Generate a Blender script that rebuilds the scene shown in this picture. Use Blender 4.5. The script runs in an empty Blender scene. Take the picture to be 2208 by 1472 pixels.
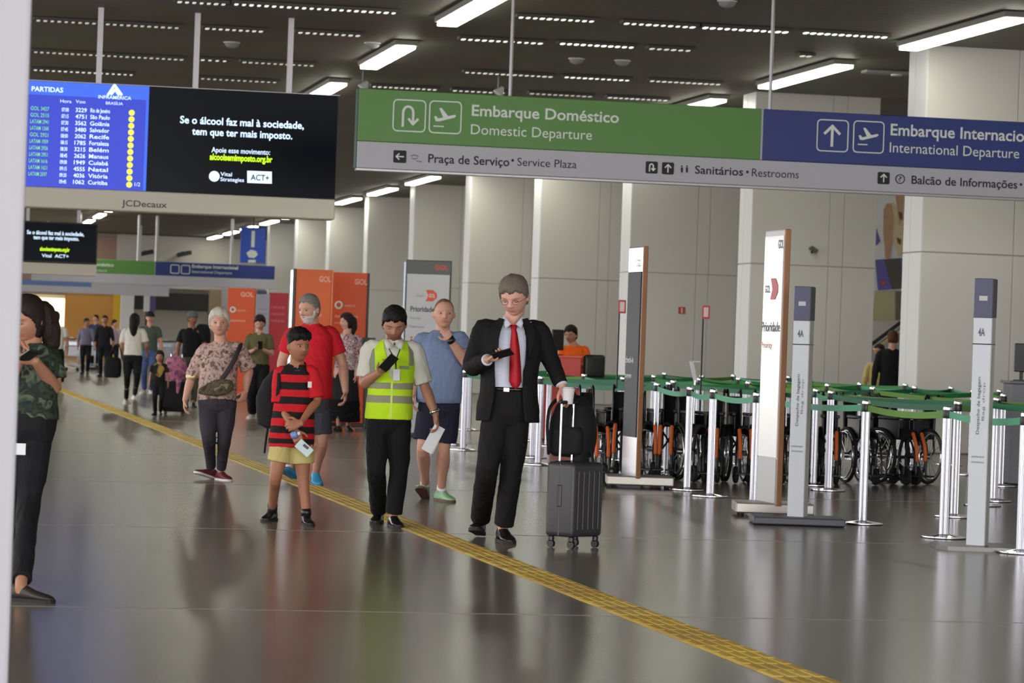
import bpy, bmesh, math, random
import numpy as np
from mathutils import Vector, Matrix
random.seed(7); np.random.seed(7)
SC = bpy.context.scene
COL = SC.collection
R = math.radians

# ------------------------------------------------------------------ camera
FPX = 6500.0; CX, CY = 1104.0, 736.0; HC = 1.40; ROLL = R(2.0)
TH = math.atan(1299.0 / FPX)
RIGHT = Vector((math.cos(TH), -math.sin(TH), 0)); FWD = Vector((math.sin(TH), math.cos(TH), 0)); UP = Vector((0, 0, 1))
CAM = Vector((0, 0, HC))
cr, sr = math.cos(ROLL), math.sin(ROLL)
cd = bpy.data.cameras.new('camera'); cam = bpy.data.objects.new('camera', cd); COL.objects.link(cam)
cd.sensor_width = 36; cd.lens = 36 * FPX / 2208; cd.clip_start = 0.5; cd.clip_end = 600
# the hall leans clockwise in the picture: tops of posts go right
cright = RIGHT * cr + UP * sr; cup = UP * cr - RIGHT * sr
cam.matrix_world = Matrix(((cright.x, cup.x, -FWD.x, CAM.x), (cright.y, cup.y, -FWD.y, CAM.y), (cright.z, cup.z, -FWD.z, CAM.z), (0, 0, 0, 1)))
cd.dof.use_dof = True; cd.dof.focus_distance = 21.0; cd.dof.aperture_fstop = 6.5
SC.camera = cam
SC.view_settings.view_transform = 'Standard'; SC.view_settings.look = 'None'
SC.view_settings.gamma = 1; SC.view_settings.use_curve_mapping = False
SC.view_settings.exposure = 0.30
# ------------------------------------------------------------------ world: bright overcast daylight outside the open left side of the hall
wd = bpy.data.worlds.new('world'); SC.world = wd; wd.use_nodes = True
bg = wd.node_tree.nodes['Background']
WORLD_STRENGTH = 3.0
bg.inputs[0].default_value = (1.0, 0.985, 0.955, 1); bg.inputs[1].default_value = WORLD_STRENGTH
CEIL_LIGHT = 14.0
# unseen fill lamp added behind the viewer to brighten surfaces facing the camera
ld = bpy.data.lights.new('front_fill', 'AREA'); ld.shape = 'RECTANGLE'; ld.size = 30; ld.size_y = 5.6; ld.energy = 2900; ld.color = (1, .985, .96)
lo = bpy.data.objects.new('front_fill', ld); COL.objects.link(lo); lo.location = (2, -7.5, 3.0); lo.rotation_euler = (R(90), 0, 0)
SC.cycles.max_bounces = 8; SC.cycles.diffuse_bounces = 4; SC.cycles.glossy_bounces = 4
SC.cycles.sample_clamp_indirect = 6

# ------------------------------------------------------------------ projection helpers (pixel of the 2208x1472 photograph <-> place in the hall)
def ray(px, py):
    x, y = px - CX, py - CY
    xs = x * cr + y * sr; ys = -x * sr + y * cr
    return xs, ys
def W(px, py, D):
    xs, ys = ray(px, py)
    return CAM + RIGHT * (xs * D / FPX) + FWD * D - UP * (ys * D / FPX)
def G(px, py, z=0.0):
    xs, ys = ray(px, py)
    return W(px, py, (HC - z) * FPX / ys)
def GD(px, py, z=0.0):
    return (HC - z) * FPX / ray(px, py)[1]
def onY(px, py, Y):
    p = W(px, py, 1.0) - CAM
    return CAM + p * (Y / p.y)
def onX(px, py, X):
    p = W(px, py, 1.0) - CAM
    return CAM + p * (X / p.x)
CEIL = 5.86
def onC(px, py, z=CEIL):
    p = W(px, py, 1.0) - CAM
    return CAM + p * ((z - HC) / p.z)

# ------------------------------------------------------------------ materials
def lin(c):
    o = []
    for v in c[:3]:
        v = v / 255.0
        o.append(v / 12.92 if v <= 0.04045 else ((v + 0.055) / 1.055) ** 2.4)
    return tuple(o) + (1.0,)
MATS = {}
def mat(name, col, rough=0.6, metal=0.0, var=0.06, vscale=8.0, bump=0.0, bscale=60.0, emit=None, estr=1.0, spec=0.5, alpha=1.0, coat=0.0):
    if name in MATS: return MATS[name]
    m = bpy.data.materials.new(name); m.use_nodes = True; nt = m.node_tree
    b = nt.nodes['Principled BSDF']
    b.inputs['Roughness'].default_value = rough; b.inputs['Metallic'].default_value = metal
    b.inputs['Specular IOR Level'].default_value = spec
    if coat: b.inputs['Coat Weight'].default_value = coat; b.inputs['Coat Roughness'].default_value = 0.1
    tc = nt.nodes.new('ShaderNodeTexCoord'); n = nt.nodes.new('ShaderNodeTexNoise'); n.inputs['Scale'].default_value = vscale
    n.inputs['Detail'].default_value = 4
    nt.links.new(tc.outputs['Object'], n.inputs['Vector'])
    mx = nt.nodes.new('ShaderNodeMix'); mx.data_type = 'RGBA'
    c = lin(col)
    mx.inputs['A'].default_value = tuple(max(0, v * (1 - var)) for v in c[:3]) + (1,)
    mx.inputs['B'].default_value = tuple(min(1, v * (1 + var)) for v in c[:3]) + (1,)
    nt.links.new(n.outputs['Fac'], mx.inputs['Factor']); nt.links.new(mx.outputs['Result'], b.inputs['Base Color'])
    if bump:
        n2 = nt.nodes.new('ShaderNodeTexNoise'); n2.inputs['Scale'].default_value = bscale
        nt.links.new(tc.outputs['Object'], n2.inputs['Vector'])
        bp = nt.nodes.new('ShaderNodeBump'); bp.inputs['Strength'].default_value = bump; bp.inputs['Distance'].default_value = 0.01
        nt.links.new(n2.outputs['Fac'], bp.inputs['Height']); nt.links.new(bp.outputs['Normal'], b.inputs['Normal'])
    if emit is not None:
        b.inputs['Emission Color'].default_value = lin(emit); b.inputs['Emission Strength'].default_value = estr
    if alpha < 1: b.inputs['Alpha'].default_value = alpha
    MATS[name] = m
    return m
def fabric(name, col, rough=0.85, var=0.12, vscale=14, bump=0.25, bscale=45):
    return mat(name, col, rough, 0, var, vscale, bump, bscale, spec=0.25)
def ramp_mat(name, cols, scale=8.0, rough=0.85, stretch=(1, 1, 1), detail=2.0, pos=None, distort=0.6):
    """mottled print (camouflage, florals): noise through a stepped ramp"""
    if name in MATS: return MATS[name]
    m = bpy.data.materials.new(name); m.use_nodes = True; nt = m.node_tree; b = nt.nodes['Principled BSDF']
    b.inputs['Roughness'].default_value = rough; b.inputs['Specular IOR Level'].default_value = 0.25
    tc = nt.nodes.new('ShaderNodeTexCoord'); mp = nt.nodes.new('ShaderNodeMapping'); mp.inputs['Scale'].default_value = stretch
    n = nt.nodes.new('ShaderNodeTexNoise'); n.inputs['Scale'].default_value = scale; n.inputs['Detail'].default_value = detail
    n.inputs['Distortion'].default_value = distort
    rp = nt.nodes.new('ShaderNodeValToRGB'); rp.color_ramp.interpolation = 'EASE'
    nt.links.new(tc.outputs['Object'], mp.inputs['Vector']); nt.links.new(mp.outputs['Vector'], n.inputs['Vector'])
    nt.links.new(n.outputs['Fac'], rp.inputs['Fac']); nt.links.new(rp.outputs['Color'], b.inputs['Base Color'])
    k = len(cols); els = rp.color_ramp.elements
    for i, c in enumerate(cols):
        p = (0.34 + 0.32 * i / (k - 1)) if pos is None else pos[i]
        e = els[i] if i < 2 else els.new(p)
        e.position = p; e.color = lin(c)
    MATS[name] = m
    return m
def band_mat(name, base, bands, rough=0.8, glow=0.0):
    """bands: list of (axis, lo, hi, colour, limitaxis, llo, lhi) in the object's own metres; printed or sewn stripes"""
    m = bpy.data.materials.new(name); m.use_nodes = True; nt = m.node_tree; b = nt.nodes['Principled BSDF']
    b.inputs['Roughness'].default_value = rough; b.inputs['Specular IOR Level'].default_value = 0.25
    tc = nt.nodes.new('ShaderNodeTexCoord'); n = nt.nodes.new('ShaderNodeTexNoise'); n.inputs['Scale'].default_value = 9
    nt.links.new(tc.outputs['Object'], n.inputs['Vector'])
    ad = nt.nodes.new('ShaderNodeVectorMath'); ad.operation = 'MULTIPLY_ADD'
    ad.inputs[1].default_value = (0.012, 0.012, 0.012)
    nt.links.new(n.outputs['Color'], ad.inputs[0]); nt.links.new(tc.outputs['Object'], ad.inputs[2])
    sp = nt.nodes.new('ShaderNodeSeparateXYZ'); nt.links.new(ad.outputs[0], sp.inputs[0])
    n3 = nt.nodes.new('ShaderNodeTexNoise'); n3.inputs['Scale'].default_value = 6
    nt.links.new(tc.outputs['Object'], n3.inputs['Vector'])
    mx0 = nt.nodes.new('ShaderNodeMix'); mx0.data_type = 'RGBA'; c = lin(base)
    mx0.inputs['A'].default_value = tuple(v * .85 for v in c[:3]) + (1,); mx0.inputs['B'].default_value = tuple(min(1, v * 1.12) for v in c[:3]) + (1,)
    nt.links.new(n3.outputs['Fac'], mx0.inputs['Factor'])
    cur = mx0.outputs['Result']
    def between(axis, lo, hi):
        g = nt.nodes.new('ShaderNodeMath'); g.operation = 'GREATER_THAN'; g.inputs[1].default_value = lo
        l = nt.nodes.new('ShaderNodeMath'); l.operation = 'LESS_THAN'; l.inputs[1].default_value = hi
        nt.links.new(sp.outputs[axis], g.inputs[0]); nt.links.new(sp.outputs[axis], l.inputs[0])
        mm = nt.nodes.new('ShaderNodeMath'); mm.operation = 'MULTIPLY'
        nt.links.new(g.outputs[0], mm.inputs[0]); nt.links.new(l.outputs[0], mm.inputs[1])
        return mm.outputs[0]
    for bd in bands:
        f = between(bd[0], bd[1], bd[2])
        if len(bd) > 4:
            f2 = between(bd[4], bd[5], bd[6]); mm = nt.nodes.new('ShaderNodeMath'); mm.operation = 'MULTIPLY'
            nt.links.new(f, mm.inputs[0]); nt.links.new(f2, mm.inputs[1]); f = mm.outputs[0]
        mx = nt.nodes.new('ShaderNodeMix'); mx.data_type = 'RGBA'
        nt.links.new(f, mx.inputs['Factor']); nt.links.new(cur, mx.inputs['A']); mx.inputs['B'].default_value = lin(bd[3])
        cur = mx.outputs['Result']
    nt.links.new(cur, b.inputs['Base Color'])
    MATS[name] = m
    return m

# ------------------------------------------------------------------ mesh builder
class MB:
    def __init__(s): s.v = []; s.f = []; s.m = []
    def add(s, vs, fs, mi=0):
        o = len(s.v); s.v.extend([tuple(v) for v in vs]); s.f.extend([tuple(i + o for i in f) for f in fs]); s.m.extend([mi] * len(fs)); return s
    def box(s, c, size, rot=None, mi=0, bevel=0.0, seg=1):
        hx, hy, hz = size[0] / 2, size[1] / 2, size[2] / 2; c = Vector(c)
        if bevel > 0:
            bm = bmesh.new(); bmesh.ops.create_cube(bm, size=1.0)
            for v in bm.verts: v.co = Vector((v.co.x * size[0], v.co.y * size[1], v.co.z * size[2]))
            bmesh.ops.bevel(bm, geom=bm.edges[:], offset=bevel, segments=seg, affect='EDGES', profile=0.6)
            bm.verts.index_update()
            vs = [v.co.copy() for v in bm.verts]; fs = [[v.index for v in f.verts] for f in bm.faces]; bm.free()
        else:
            vs = [Vector((x * hx, y * hy, z * hz)) for x in (-1, 1) for y in (-1, 1) for z in (-1, 1)]
            fs = [(0, 1, 3, 2), (4, 6, 7, 5), (0, 4, 5, 1), (2, 3, 7, 6), (0, 2, 6, 4), (1, 5, 7, 3)]
        if rot is not None: vs = [rot @ v for v in vs]
        return s.add([v + c for v in vs], fs, mi)
    def cyl(s, a, b, r, r2=None, n=16, mi=0):
        a, b = Vector(a), Vector(b); r2 = r if r2 is None else r2; d = (b - a).normalized()
        u = d.orthogonal().normalized(); w = d.cross(u); vs = []
        for p, q in ((a, r), (b, r2)):
            for i in range(n):
                t = 2 * math.pi * i / n; vs.append(p + (u * math.cos(t) + w * math.sin(t)) * q)
        fs = [(i, (i + 1) % n, n + (i + 1) % n, n + i) for i in range(n)] + [tuple(range(n))[::-1], tuple(range(n, 2 * n))]
        return s.add(vs, fs, mi)
    def lathe(s, prof, c=(0, 0, 0), n=20, mi=0, axis=None):
        c = Vector(c); vs = []; k = len(prof)
        for r, z in prof:
            for i in range(n):
                t = 2 * math.pi * i / n
                p = Vector((r * math.cos(t), r * math.sin(t), z))
                if axis is not None: p = axis @ p
                vs.append(p + c)
        fs = [(j * n + i, j * n + (i + 1) % n, (j + 1) * n + (i + 1) % n, (j + 1) * n + i) for j in range(k - 1) for i in range(n)]
        fs += [tuple(range(n))[::-1], tuple(range((k - 1) * n, k * n))]
        return s.add(vs, fs, mi)
    def torus(s, c, R0, r0, nrm, n=28, k=8, mi=0):
        c = Vector(c); d = Vector(nrm).normalized(); u = d.orthogonal().normalized(); w = d.cross(u); vs = []
        for i in range(n):
            t = 2 * math.pi * i / n; e = u * math.cos(t) + w * math.sin(t)
            for j in range(k):
                q = 2 * math.pi * j / k; vs.append(c + e * (R0 + r0 * math.cos(q)) + d * (r0 * math.sin(q)))
        fs = [(i * k + j, ((i + 1) % n) * k + j, ((i + 1) % n) * k + (j + 1) % k, i * k + (j + 1) % k) for i in range(n) for j in range(k)]
        return s.add(vs, fs, mi)
    def rings(s, rs, mi=0, cap=True, closed=True):
        n = len(rs[0]); vs = [p for r in rs for p in r]; k = len(rs)
        m = n if closed else n - 1
        fs = [(j * n + i, j * n + (i + 1) % n, (j + 1) * n + (i + 1) % n, (j + 1) * n + i) for j in range(k - 1) for i in range(m)]
        if cap: fs += [tuple(range(n))[::-1], tuple(range((k - 1) * n, k * n))]
        return s.add(vs, fs, mi)
    def tube(s, pts, rads, n=12, sub=4, mi=0, flat=None, round_end=True):
        """swept tube through points with a radius each; flat=(dir, factor) squashes along dir"""
        pts = [Vector(p) for p in pts]
        if not hasattr(rads, '__len__'): rads = [rads] * len(pts)
        P, Q = [], []
        for i in range(len(pts) - 1):
            p0 = pts[max(i - 1, 0)]; p1 = pts[i]; p2 = pts[i + 1]; p3 = pts[min(i + 2, len(pts) - 1)]
            for j in range(sub):
                t = j / sub
                P.append(0.5 * ((2 * p1) + (p2 - p0) * t + (2 * p0 - 5 * p1 + 4 * p2 - p3) * t * t + (3 * p1 - p0 - 3 * p2 + p3) * t ** 3))
                tt = t * t * (3 - 2 * t); Q.append(rads[i] * (1 - tt) + rads[i + 1] * tt)
        P.append(pts[-1]); Q.append(rads[-1])
        if round_end:
            d0 = (P[0] - P[1]).normalized(); d1 = (P[-1] - P[-2]).normalized()
            P = [P[0] + d0 * Q[0] * .85, P[0] + d0 * Q[0] * .55] + P + [P[-1] + d1 * Q[-1] * .55, P[-1] + d1 * Q[-1] * .85]
            Q = [Q[0] * .4, Q[0] * .82] + Q + [Q[-1] * .82, Q[-1] * .4]
        u = None; rs = []
        for i in range(len(P)):
            a = P[max(i - 1, 0)]; b = P[min(i + 1, len(P) - 1)]; d = b - a
            if d.length < 1e-9: d = Vector((0, 0, 1))
            d.normalize()
            u = d.orthogonal().normalized() if u is None else (u - d * u.dot(d)).normalized()
            w = d.cross(u); ring = []
            for j in range(n):
                t = 2 * math.pi * j / n; o = (u * math.cos(t) + w * math.sin(t)) * Q[i]
                if flat is not None:
                    fd = Vector(flat[0]).normalized(); o = o - fd * o.dot(fd) * (1 - flat[1])
                ring.append(P[i] + o)
            rs.append(ring)
        return s.rings(rs, mi)
    def oval(s, rl, n=32, mi=0):
        """rl: list of (centre, half width, half depth, side, front[, exponent])"""
        rs = []
        for q in rl:
            c, w, d, sd, fr = q[:5]; e = q[5] if len(q) > 5 else 2.3
            ring = []
            for j in range(n):
                t = 2 * math.pi * j / n; ct, st = math.cos(t), math.sin(t)
                ring.append(Vector(c) + sd * (w * math.copysign(abs(ct) ** (2 / e), ct)) + fr * (d * math.copysign(abs(st) ** (2 / e), st)))
            rs.append(ring)
        return s.rings(rs, mi)
    def ell(s, c, rx, ry, rz, M=None, nu=16, nv=10, mi=0):
        c = Vector(c); rs = []
        for j in range(1, nv):
            a = math.pi * j / nv; ring = []
            for i in range(nu):
                t = 2 * math.pi * i / nu
                p = Vector((rx * math.sin(a) * math.cos(t), ry * math.sin(a) * math.sin(t), rz * math.cos(a)))
                if M is not None: p = M @ p
                ring.append(c + p)
            rs.append(ring)
        return s.rings(rs, mi)
    def poly(s, pts2, place, th, mi=0):
        """flat outline (2D list) given depth; place(u, v, w) -> 3D"""
        n = len(pts2); vs = [place(u, v, 0) for u, v in pts2] + [place(u, v, th) for u, v in pts2]
        fs = [tuple(range(n))[::-1], tuple(range(n, 2 * n))] + [(i, (i + 1) % n, n + (i + 1) % n, n + i) for i in range(n)]
        return s.add(vs, fs, mi)
    def build(s, name, mats, parent=None, smooth=False, loc=None, recalc=True, sharp=None):
        me = bpy.data.meshes.new(name)
        me.from_pydata(s.v, [], s.f)
        if not isinstance(mats, (list, tuple)): mats = [mats]
        for m in mats: me.materials.append(m)
        if len(mats) > 1: me.polygons.foreach_set('material_index', s.m)
        if recalc:
            bm = bmesh.new(); bm.from_mesh(me); bmesh.ops.recalc_face_normals(bm, faces=bm.faces[:]); bm.to_mesh(me); bm.free()
        if smooth:
            if sharp is None: me.polygons.foreach_set('use_smooth', [True] * len(me.polygons))
            else: me.shade_smooth(); me.set_sharp_from_angle(angle=R(sharp))
        me.update()
        o = bpy.data.objects.new(name, me); COL.objects.link(o)
        if parent is not None: o.parent = parent
        if loc is not None: o.location = loc
        return o
def tag(o, label=None, cat=None, group=None, kind=None):
    if label: o['label'] = label
    if cat: o['category'] = cat
    if group: o['group'] = group
    if kind: o['kind'] = kind
    return o
def empty(name, loc=(0, 0, 0), rz=0.0, label=None, cat=None, group=None, kind=None):
    o = bpy.data.objects.new(name, None); COL.objects.link(o); o.location = loc; o.rotation_euler = (0, 0, rz)
    o.empty_display_size = 0.1
    return tag(o, label, cat, group, kind)
def kids(o): return [c for c in ALLKIDS.get(o.name, [])]
def copy_tree(o, loc, rz=0.0, label=None, group=None, skip=()):
    r = o.copy(); COL.objects.link(r); r.location = loc; r.rotation_euler = (0, 0, rz)
    if label: r['label'] = label
    if group: r['group'] = group
    elif 'group' in r and not group: del r['group']
    for c in list(o.children):
        if c.name.split('.')[0] in skip: continue
        d = c.copy(); COL.objects.link(d); d.parent = r
        for g in list(c.children):
            e = g.copy(); COL.objects.link(e); e.parent = d
    return r
def remesh(o, voxel, smooth=3, fac=0.5):
    m = o.modifiers.new('r', 'REMESH'); m.mode = 'VOXEL'; m.voxel_size = voxel; m.use_smooth_shade = True
    if smooth:
        q = o.modifiers.new('s', 'SMOOTH'); q.iterations = smooth; q.factor = fac
    bpy.context.view_layer.update()
    dg = bpy.context.evaluated_depsgraph_get()
    me = bpy.data.meshes.new_from_object(o.evaluated_get(dg)); old = o.data; mats = [m for m in old.materials]
    o.modifiers.clear(); o.data = me; me.name = old.name
    me.materials.clear()
    for m in mats: me.materials.append(m)
    me.polygons.foreach_set('use_smooth', [True] * len(me.polygons)); me.polygons.foreach_set('material_index', [0] * len(me.polygons))
    bpy.data.meshes.remove(old)
    return o
def wrinkle(o, amp, seed=0, freq=1.0, stretch=(1, 1, 1.0)):
    me = o.data; n = len(me.vertices)
    if n == 0: return
    co = np.empty(n * 3); me.vertices.foreach_get('co', co); co = co.reshape(-1, 3)
    no = np.empty(n * 3); me.vertex_normals.foreach_get('vector', no); no = no.reshape(-1, 3)
    rs = np.random.RandomState(seed); h = np.zeros(n); P = co * np.array(stretch)
    warp = np.sin(P @ rs.normal(0, 9, (3, 3)) * freq + rs.uniform(0, 6, 3)) * 0.05
    P = P + warp
    for k in range(7):
        d = rs.normal(0, 1, 3); d /= np.linalg.norm(d); f = rs.uniform(16, 60) * freq
        h += (1 - np.abs(np.sin(P @ d * f + rs.uniform(0, 6)))) ** 2 * (30 / f) ** .7 / 2.6
    h -= h.mean()
    co += no * (h * amp)[:, None]
    me.vertices.foreach_set('co', co.ravel()); me.update()
# ---- lettering: default typeface, fitted between two pixels of the photograph, made mesh
_capcache = {}
def text_mesh(body, bold=0.0):
    cu = bpy.data.curves.new('lettering', 'FONT'); cu.body = body; cu.size = 1.0; cu.offset = bold; cu.extrude = 0.0; cu.resolution_u = 3
    o = bpy.data.objects.new('tmp', cu); COL.objects.link(o); bpy.context.view_layer.update()
    dg = bpy.context.evaluated_depsgraph_get(); me = bpy.data.meshes.new_from_object(o.evaluated_get(dg))
    n = len(me.vertices); co = np.zeros(n * 3); me.vertices.foreach_get('co', co); co = co.reshape(-1, 3)
    COL.objects.unlink(o); bpy.data.objects.remove(o); bpy.data.curves.remove(cu)
    return me, co
CAPH = None
def lettering(body, origin, udir, vdir, width, cap, m, parent, bold=0.0, name='lettering', base=None):
    """origin: 3D left end of the base line, udir/vdir unit vectors, width in metres (None = natural), cap height in metres"""
    global CAPH
    if CAPH is None:
        t, c = text_mesh('E'); CAPH = c[:, 1].max(); bpy.data.meshes.remove(t)
    me, co = text_mesh(body, bold)
    if len(co) == 0: return None
    x0, x1 = co[:, 0].min(), co[:, 0].max(); sv = cap / CAPH; su = sv if width is None else width / max(1e-6, x1 - x0)
    u = (co[:, 0] - x0) * su; v = co[:, 1] * sv
    O = np.array(origin); U = np.array(udir); V = np.array(vdir)
    P = O + u[:, None] * U + v[:, None] * V
    if base is not None: P = P - np.array(base)
    me.vertices.foreach_set('co', P.ravel()); me.materials.clear(); me.materials.append(m); me.update()
    o = bpy.data.objects.new(name, me); COL.objects.link(o); o.parent = parent
    return o
class Board:
    """a flat board facing the camera end of the hall at hall distance Y; pixels -> points on it"""
    def __init__(s, Y, parent, base): s.Y = Y; s.parent = parent; s.base = Vector(base)
    def p(s, px, py, out=0.0):
        q = onY(px, py, s.Y); return Vector((q.x, q.y - out, q.z)) - s.base
    def text(s, body, x0, yb, x1, cap_px, m, bold=0.0, out=0.004):
        a = s.p(x0, yb, out); b = s.p(x1, yb + (x1 - x0) * .05, out); pm = (s.p(x0, yb - 100) - s.p(x0, yb)).length / 100
        return lettering(body, a, (1, 0, 0), (0, 0, 1), b.x - a.x, cap_px * pm, m, s.parent, bold)
    def poly(s, pix, m, name, out=0.003, th=0.003, parent=None):
        mb = MB(); q = [s.p(x, y) for x, y in pix]
        mb.poly([(v.x, v.z) for v in q], lambda u, v, w: Vector((u, s.Y - s.base.y - out - w, v)), th)
        return mb.build(name, m, parent or s.parent)
    def strokes(s, lines, wpx, m, name, out=0.004, th=0.002):
        mb = MB(); pm = (s.p(1104, 400) - s.p(1104, 500)).length / 100
        for ln in lines:
            q = [s.p(x, y) for x, y in ln]
            stroke2(mb, [(v.x, v.z) for v in q], wpx * pm, lambda u, v, w: Vector((u, s.Y - s.base.y - out - w, v)), th)
        return mb.build(name, m, s.parent)
_SK = [0]
def stroke2(mb, pts, w, place, th, mi=0):
    th0 = th
    for i in range(len(pts) - 1):
        a = Vector(pts[i]); b = Vector(pts[i + 1]); d = (b - a)
        if d.length < 1e-9: continue
        d.normalize(); n = Vector((-d.y, d.x)) * w / 2; e = d * w * 0.35
        q = [a - e + n, a - e - n, b + e - n, b + e + n]
        _SK[0] = (_SK[0] + 1) % 23; th = th0 + .00035 * _SK[0]
        mb.poly([(v.x, v.y) for v in q], place, th, mi)
def rrect(x0, y0, x1, y1, r, skew=0.035, n=4):
    """rounded square outline in pixels, leaning with the picture"""
    pts = []
    for cx, cy, a0 in ((x1 - r, y0 + r, -90), (x1 - r, y1 - r, 0), (x0 + r, y1 - r, 90), (x0 + r, y0 + r, 180)):
        for k in range(n + 1):
            a = R(a0 + 90 * k / n); pts.append((cx + r * math.cos(a), cy + r * math.sin(a)))
    mx, my = (x0 + x1) / 2, (y0 + y1) / 2
    return [lean(x, y, mx, my) for x, y in pts]
def lean(x, y, mx, my):
    dx, dy = x - mx, y - my
    return (mx + dx - dy * 0.035, my + dy + dx * 0.047)
# ================================================================== THE HALL
M_floor = bpy.data.materials.new('polished_terrazzo'); M_floor.use_nodes = True
nt = M_floor.node_tree; b = nt.nodes['Principled BSDF']; tc = nt.nodes.new('ShaderNodeTexCoord')
n1 = nt.nodes.new('ShaderNodeTexNoise'); n1.inputs['Scale'].default_value = 0.35; n1.inputs['Detail'].default_value = 8; n1.inputs['Roughness'].default_value = .65
n2 = nt.nodes.new('ShaderNodeTexNoise'); n2.inputs['Scale'].default_value = 60; n2.inputs['Detail'].default_value = 3
mpp = nt.nodes.new('ShaderNodeMapping'); mpp.inputs['Scale'].default_value = (.5, 1.6, 1)
nt.links.new(tc.outputs['Object'], mpp.inputs['Vector']); nt.links.new(mpp.outputs['Vector'], n1.inputs['Vector']); nt.links.new(tc.outputs['Object'], n2.inputs['Vector'])
r1 = nt.nodes.new('ShaderNodeValToRGB'); r1.color_ramp.elements[0].position = .3; r1.color_ramp.elements[1].position = .7
r1.color_ramp.elements[0].color = lin((112, 105, 95)); r1.color_ramp.elements[1].color = lin((126, 119, 108))
mx = nt.nodes.new('ShaderNodeMix'); mx.data_type = 'RGBA'; mx.blend_type = 'OVERLAY'; mx.inputs['Factor'].default_value = .35
nt.links.new(n1.outputs['Fac'], r1.inputs['Fac']); nt.links.new(r1.outputs['Color'], mx.inputs['A']); nt.links.new(n2.outputs['Fac'], mx.inputs['B'])
nt.links.new(mx.outputs['Result'], b.inputs['Base Color'])
mr = nt.nodes.new('ShaderNodeMapRange'); mr.inputs['To Min'].default_value = .185; mr.inputs['To Max'].default_value = .225
nt.links.new(n1.outputs['Fac'], mr.inputs['Value']); nt.links.new(mr.outputs['Result'], b.inputs['Roughness'])
b.inputs['Specular IOR Level'].default_value = .14

# ceiling: dark metal slats running across the hall, too fine to pick apart
M_ceil = bpy.data.materials.new('dark_slatted_ceiling'); M_ceil.use_nodes = True
nt = M_ceil.node_tree; b = nt.nodes['Principled BSDF']; tc = nt.nodes.new('ShaderNodeTexCoord')
wv = nt.nodes.new('ShaderNodeTexWave'); wv.wave_type = 'BANDS'; wv.bands_direction = 'Y'; wv.inputs['Scale'].default_value = 1.6; wv.inputs['Distortion'].default_value = .15
nz = nt.nodes.new('ShaderNodeTexNoise'); nz.inputs['Scale'].default_value = .5; nz.inputs['Detail'].default_value = 5
nt.links.new(tc.outputs['Object'], wv.inputs['Vector']); nt.links.new(tc.outputs['Object'], nz.inputs['Vector'])
r1 = nt.nodes.new('ShaderNodeValToRGB'); r1.color_ramp.elements[0].color = lin((112, 107, 100)); r1.color_ramp.elements[1].color = lin((146, 140, 131))
nt.links.new(wv.outputs['Fac'], r1.inputs['Fac'])
mx = nt.nodes.new('ShaderNodeMix'); mx.data_type = 'RGBA'; mx.blend_type = 'MULTIPLY'; mx.inputs['Factor'].default_value = .5
nt.links.new(r1.outputs['Color'], mx.inputs['A']); nt.links.new(nz.outputs['Color'], mx.inputs['B']); nt.links.new(mx.outputs['Result'], b.inputs['Base Color'])
b.inputs['Roughness'].default_value = .6; b.inputs['Specular IOR Level'].default_value = .2

M_panel = mat('warm_grey_wall_panel', (216, 213, 208), .5, var=.03, vscale=.8)
M_edge = mat('white_column_edge', (222, 222, 224), .45, var=.02, vscale=.8)
M_joint = mat('panel_joint_grey', (176, 174, 168), .7)
M_white = mat('white_paint', (214, 213, 216), .45, var=.02)
M_black = mat('black_plastic', (22, 22, 24), .4)
M_dark = mat('dark_metal', (48, 48, 50), .4, metal=.6)
M_steel = mat('brushed_steel', (205, 205, 210), .24, metal=.95, var=.03)
M_chrome = mat('polished_chrome', (225, 225, 230), .12, metal=1.0, var=.02)
M_orange = mat('orange_print', (214, 78, 18), .45, var=.04)
M_wood = mat('wood_edge', (150, 98, 58), .5, var=.2, vscale=5)
M_ink = mat('black_ink', (30, 30, 36), .6)
M_inkw = mat('white_ink', (215, 222, 215), .6)

o = MB().box((6, 70, -.1), (60, 200, .2)).build('floor', M_floor); tag(o, kind='structure')
FLOOR = o
o = MB().box((8, 71, CEIL + .1), (32, 158, .2)).build('ceiling', M_ceil); tag(o, kind='structure')
CEILING = o
# thin pale divider strips set in the poured floor, laid across the hall
M_strip = mat('pale_divider_strip', (124, 116, 106), .4)
ymain = G(1700, 1334).y
for k in range(-1, 8):
    Y = ymain + k * 6.2
    MB().box((6, Y, .0008), (40, .014, .0012)).build('floor_joint', M_strip, FLOOR)

# right side: a row of tall panelled blocks, one every 8.85 m, side faces to the hall
XW = 14.2
tops = [41.29 + 8.955 * k for k in range(-1, 10)]
for k, Y in enumerate(tops):
    wdt = 2.22; thk = .80
    root = empty('wall_right', (XW, Y, 0), kind='structure')
    MB().box((wdt / 2 + .012, thk / 2 + .012, CEIL / 2), (wdt, thk - .004, CEIL - .01)).build('core', M_joint, root)
    # face panels toward the camera: two columns, three courses, joints recessed
    for (x0, x1) in ((.012, 1.38), (1.392, 1.64), (1.652, wdt + .016)):
        for (z0, z1) in ((0.02, 2.88), (2.9, CEIL)):
            MB().box(((x0 + x1) / 2, .012, (z0 + z1) / 2), (x1 - x0, .026, z1 - z0), bevel=.004).build('panel', M_panel, root)
    for (y0, y1) in ((.0, .5), (.515, thk)):
        for (z0, z1) in ((0.02, 2.88), (2.9, CEIL)):
            MB().box((.0, (y0 + y1) / 2, (z0 + z1) / 2), (.03, y1 - y0, z1 - z0), bevel=.004).build('panel', M_edge, root)
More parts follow.
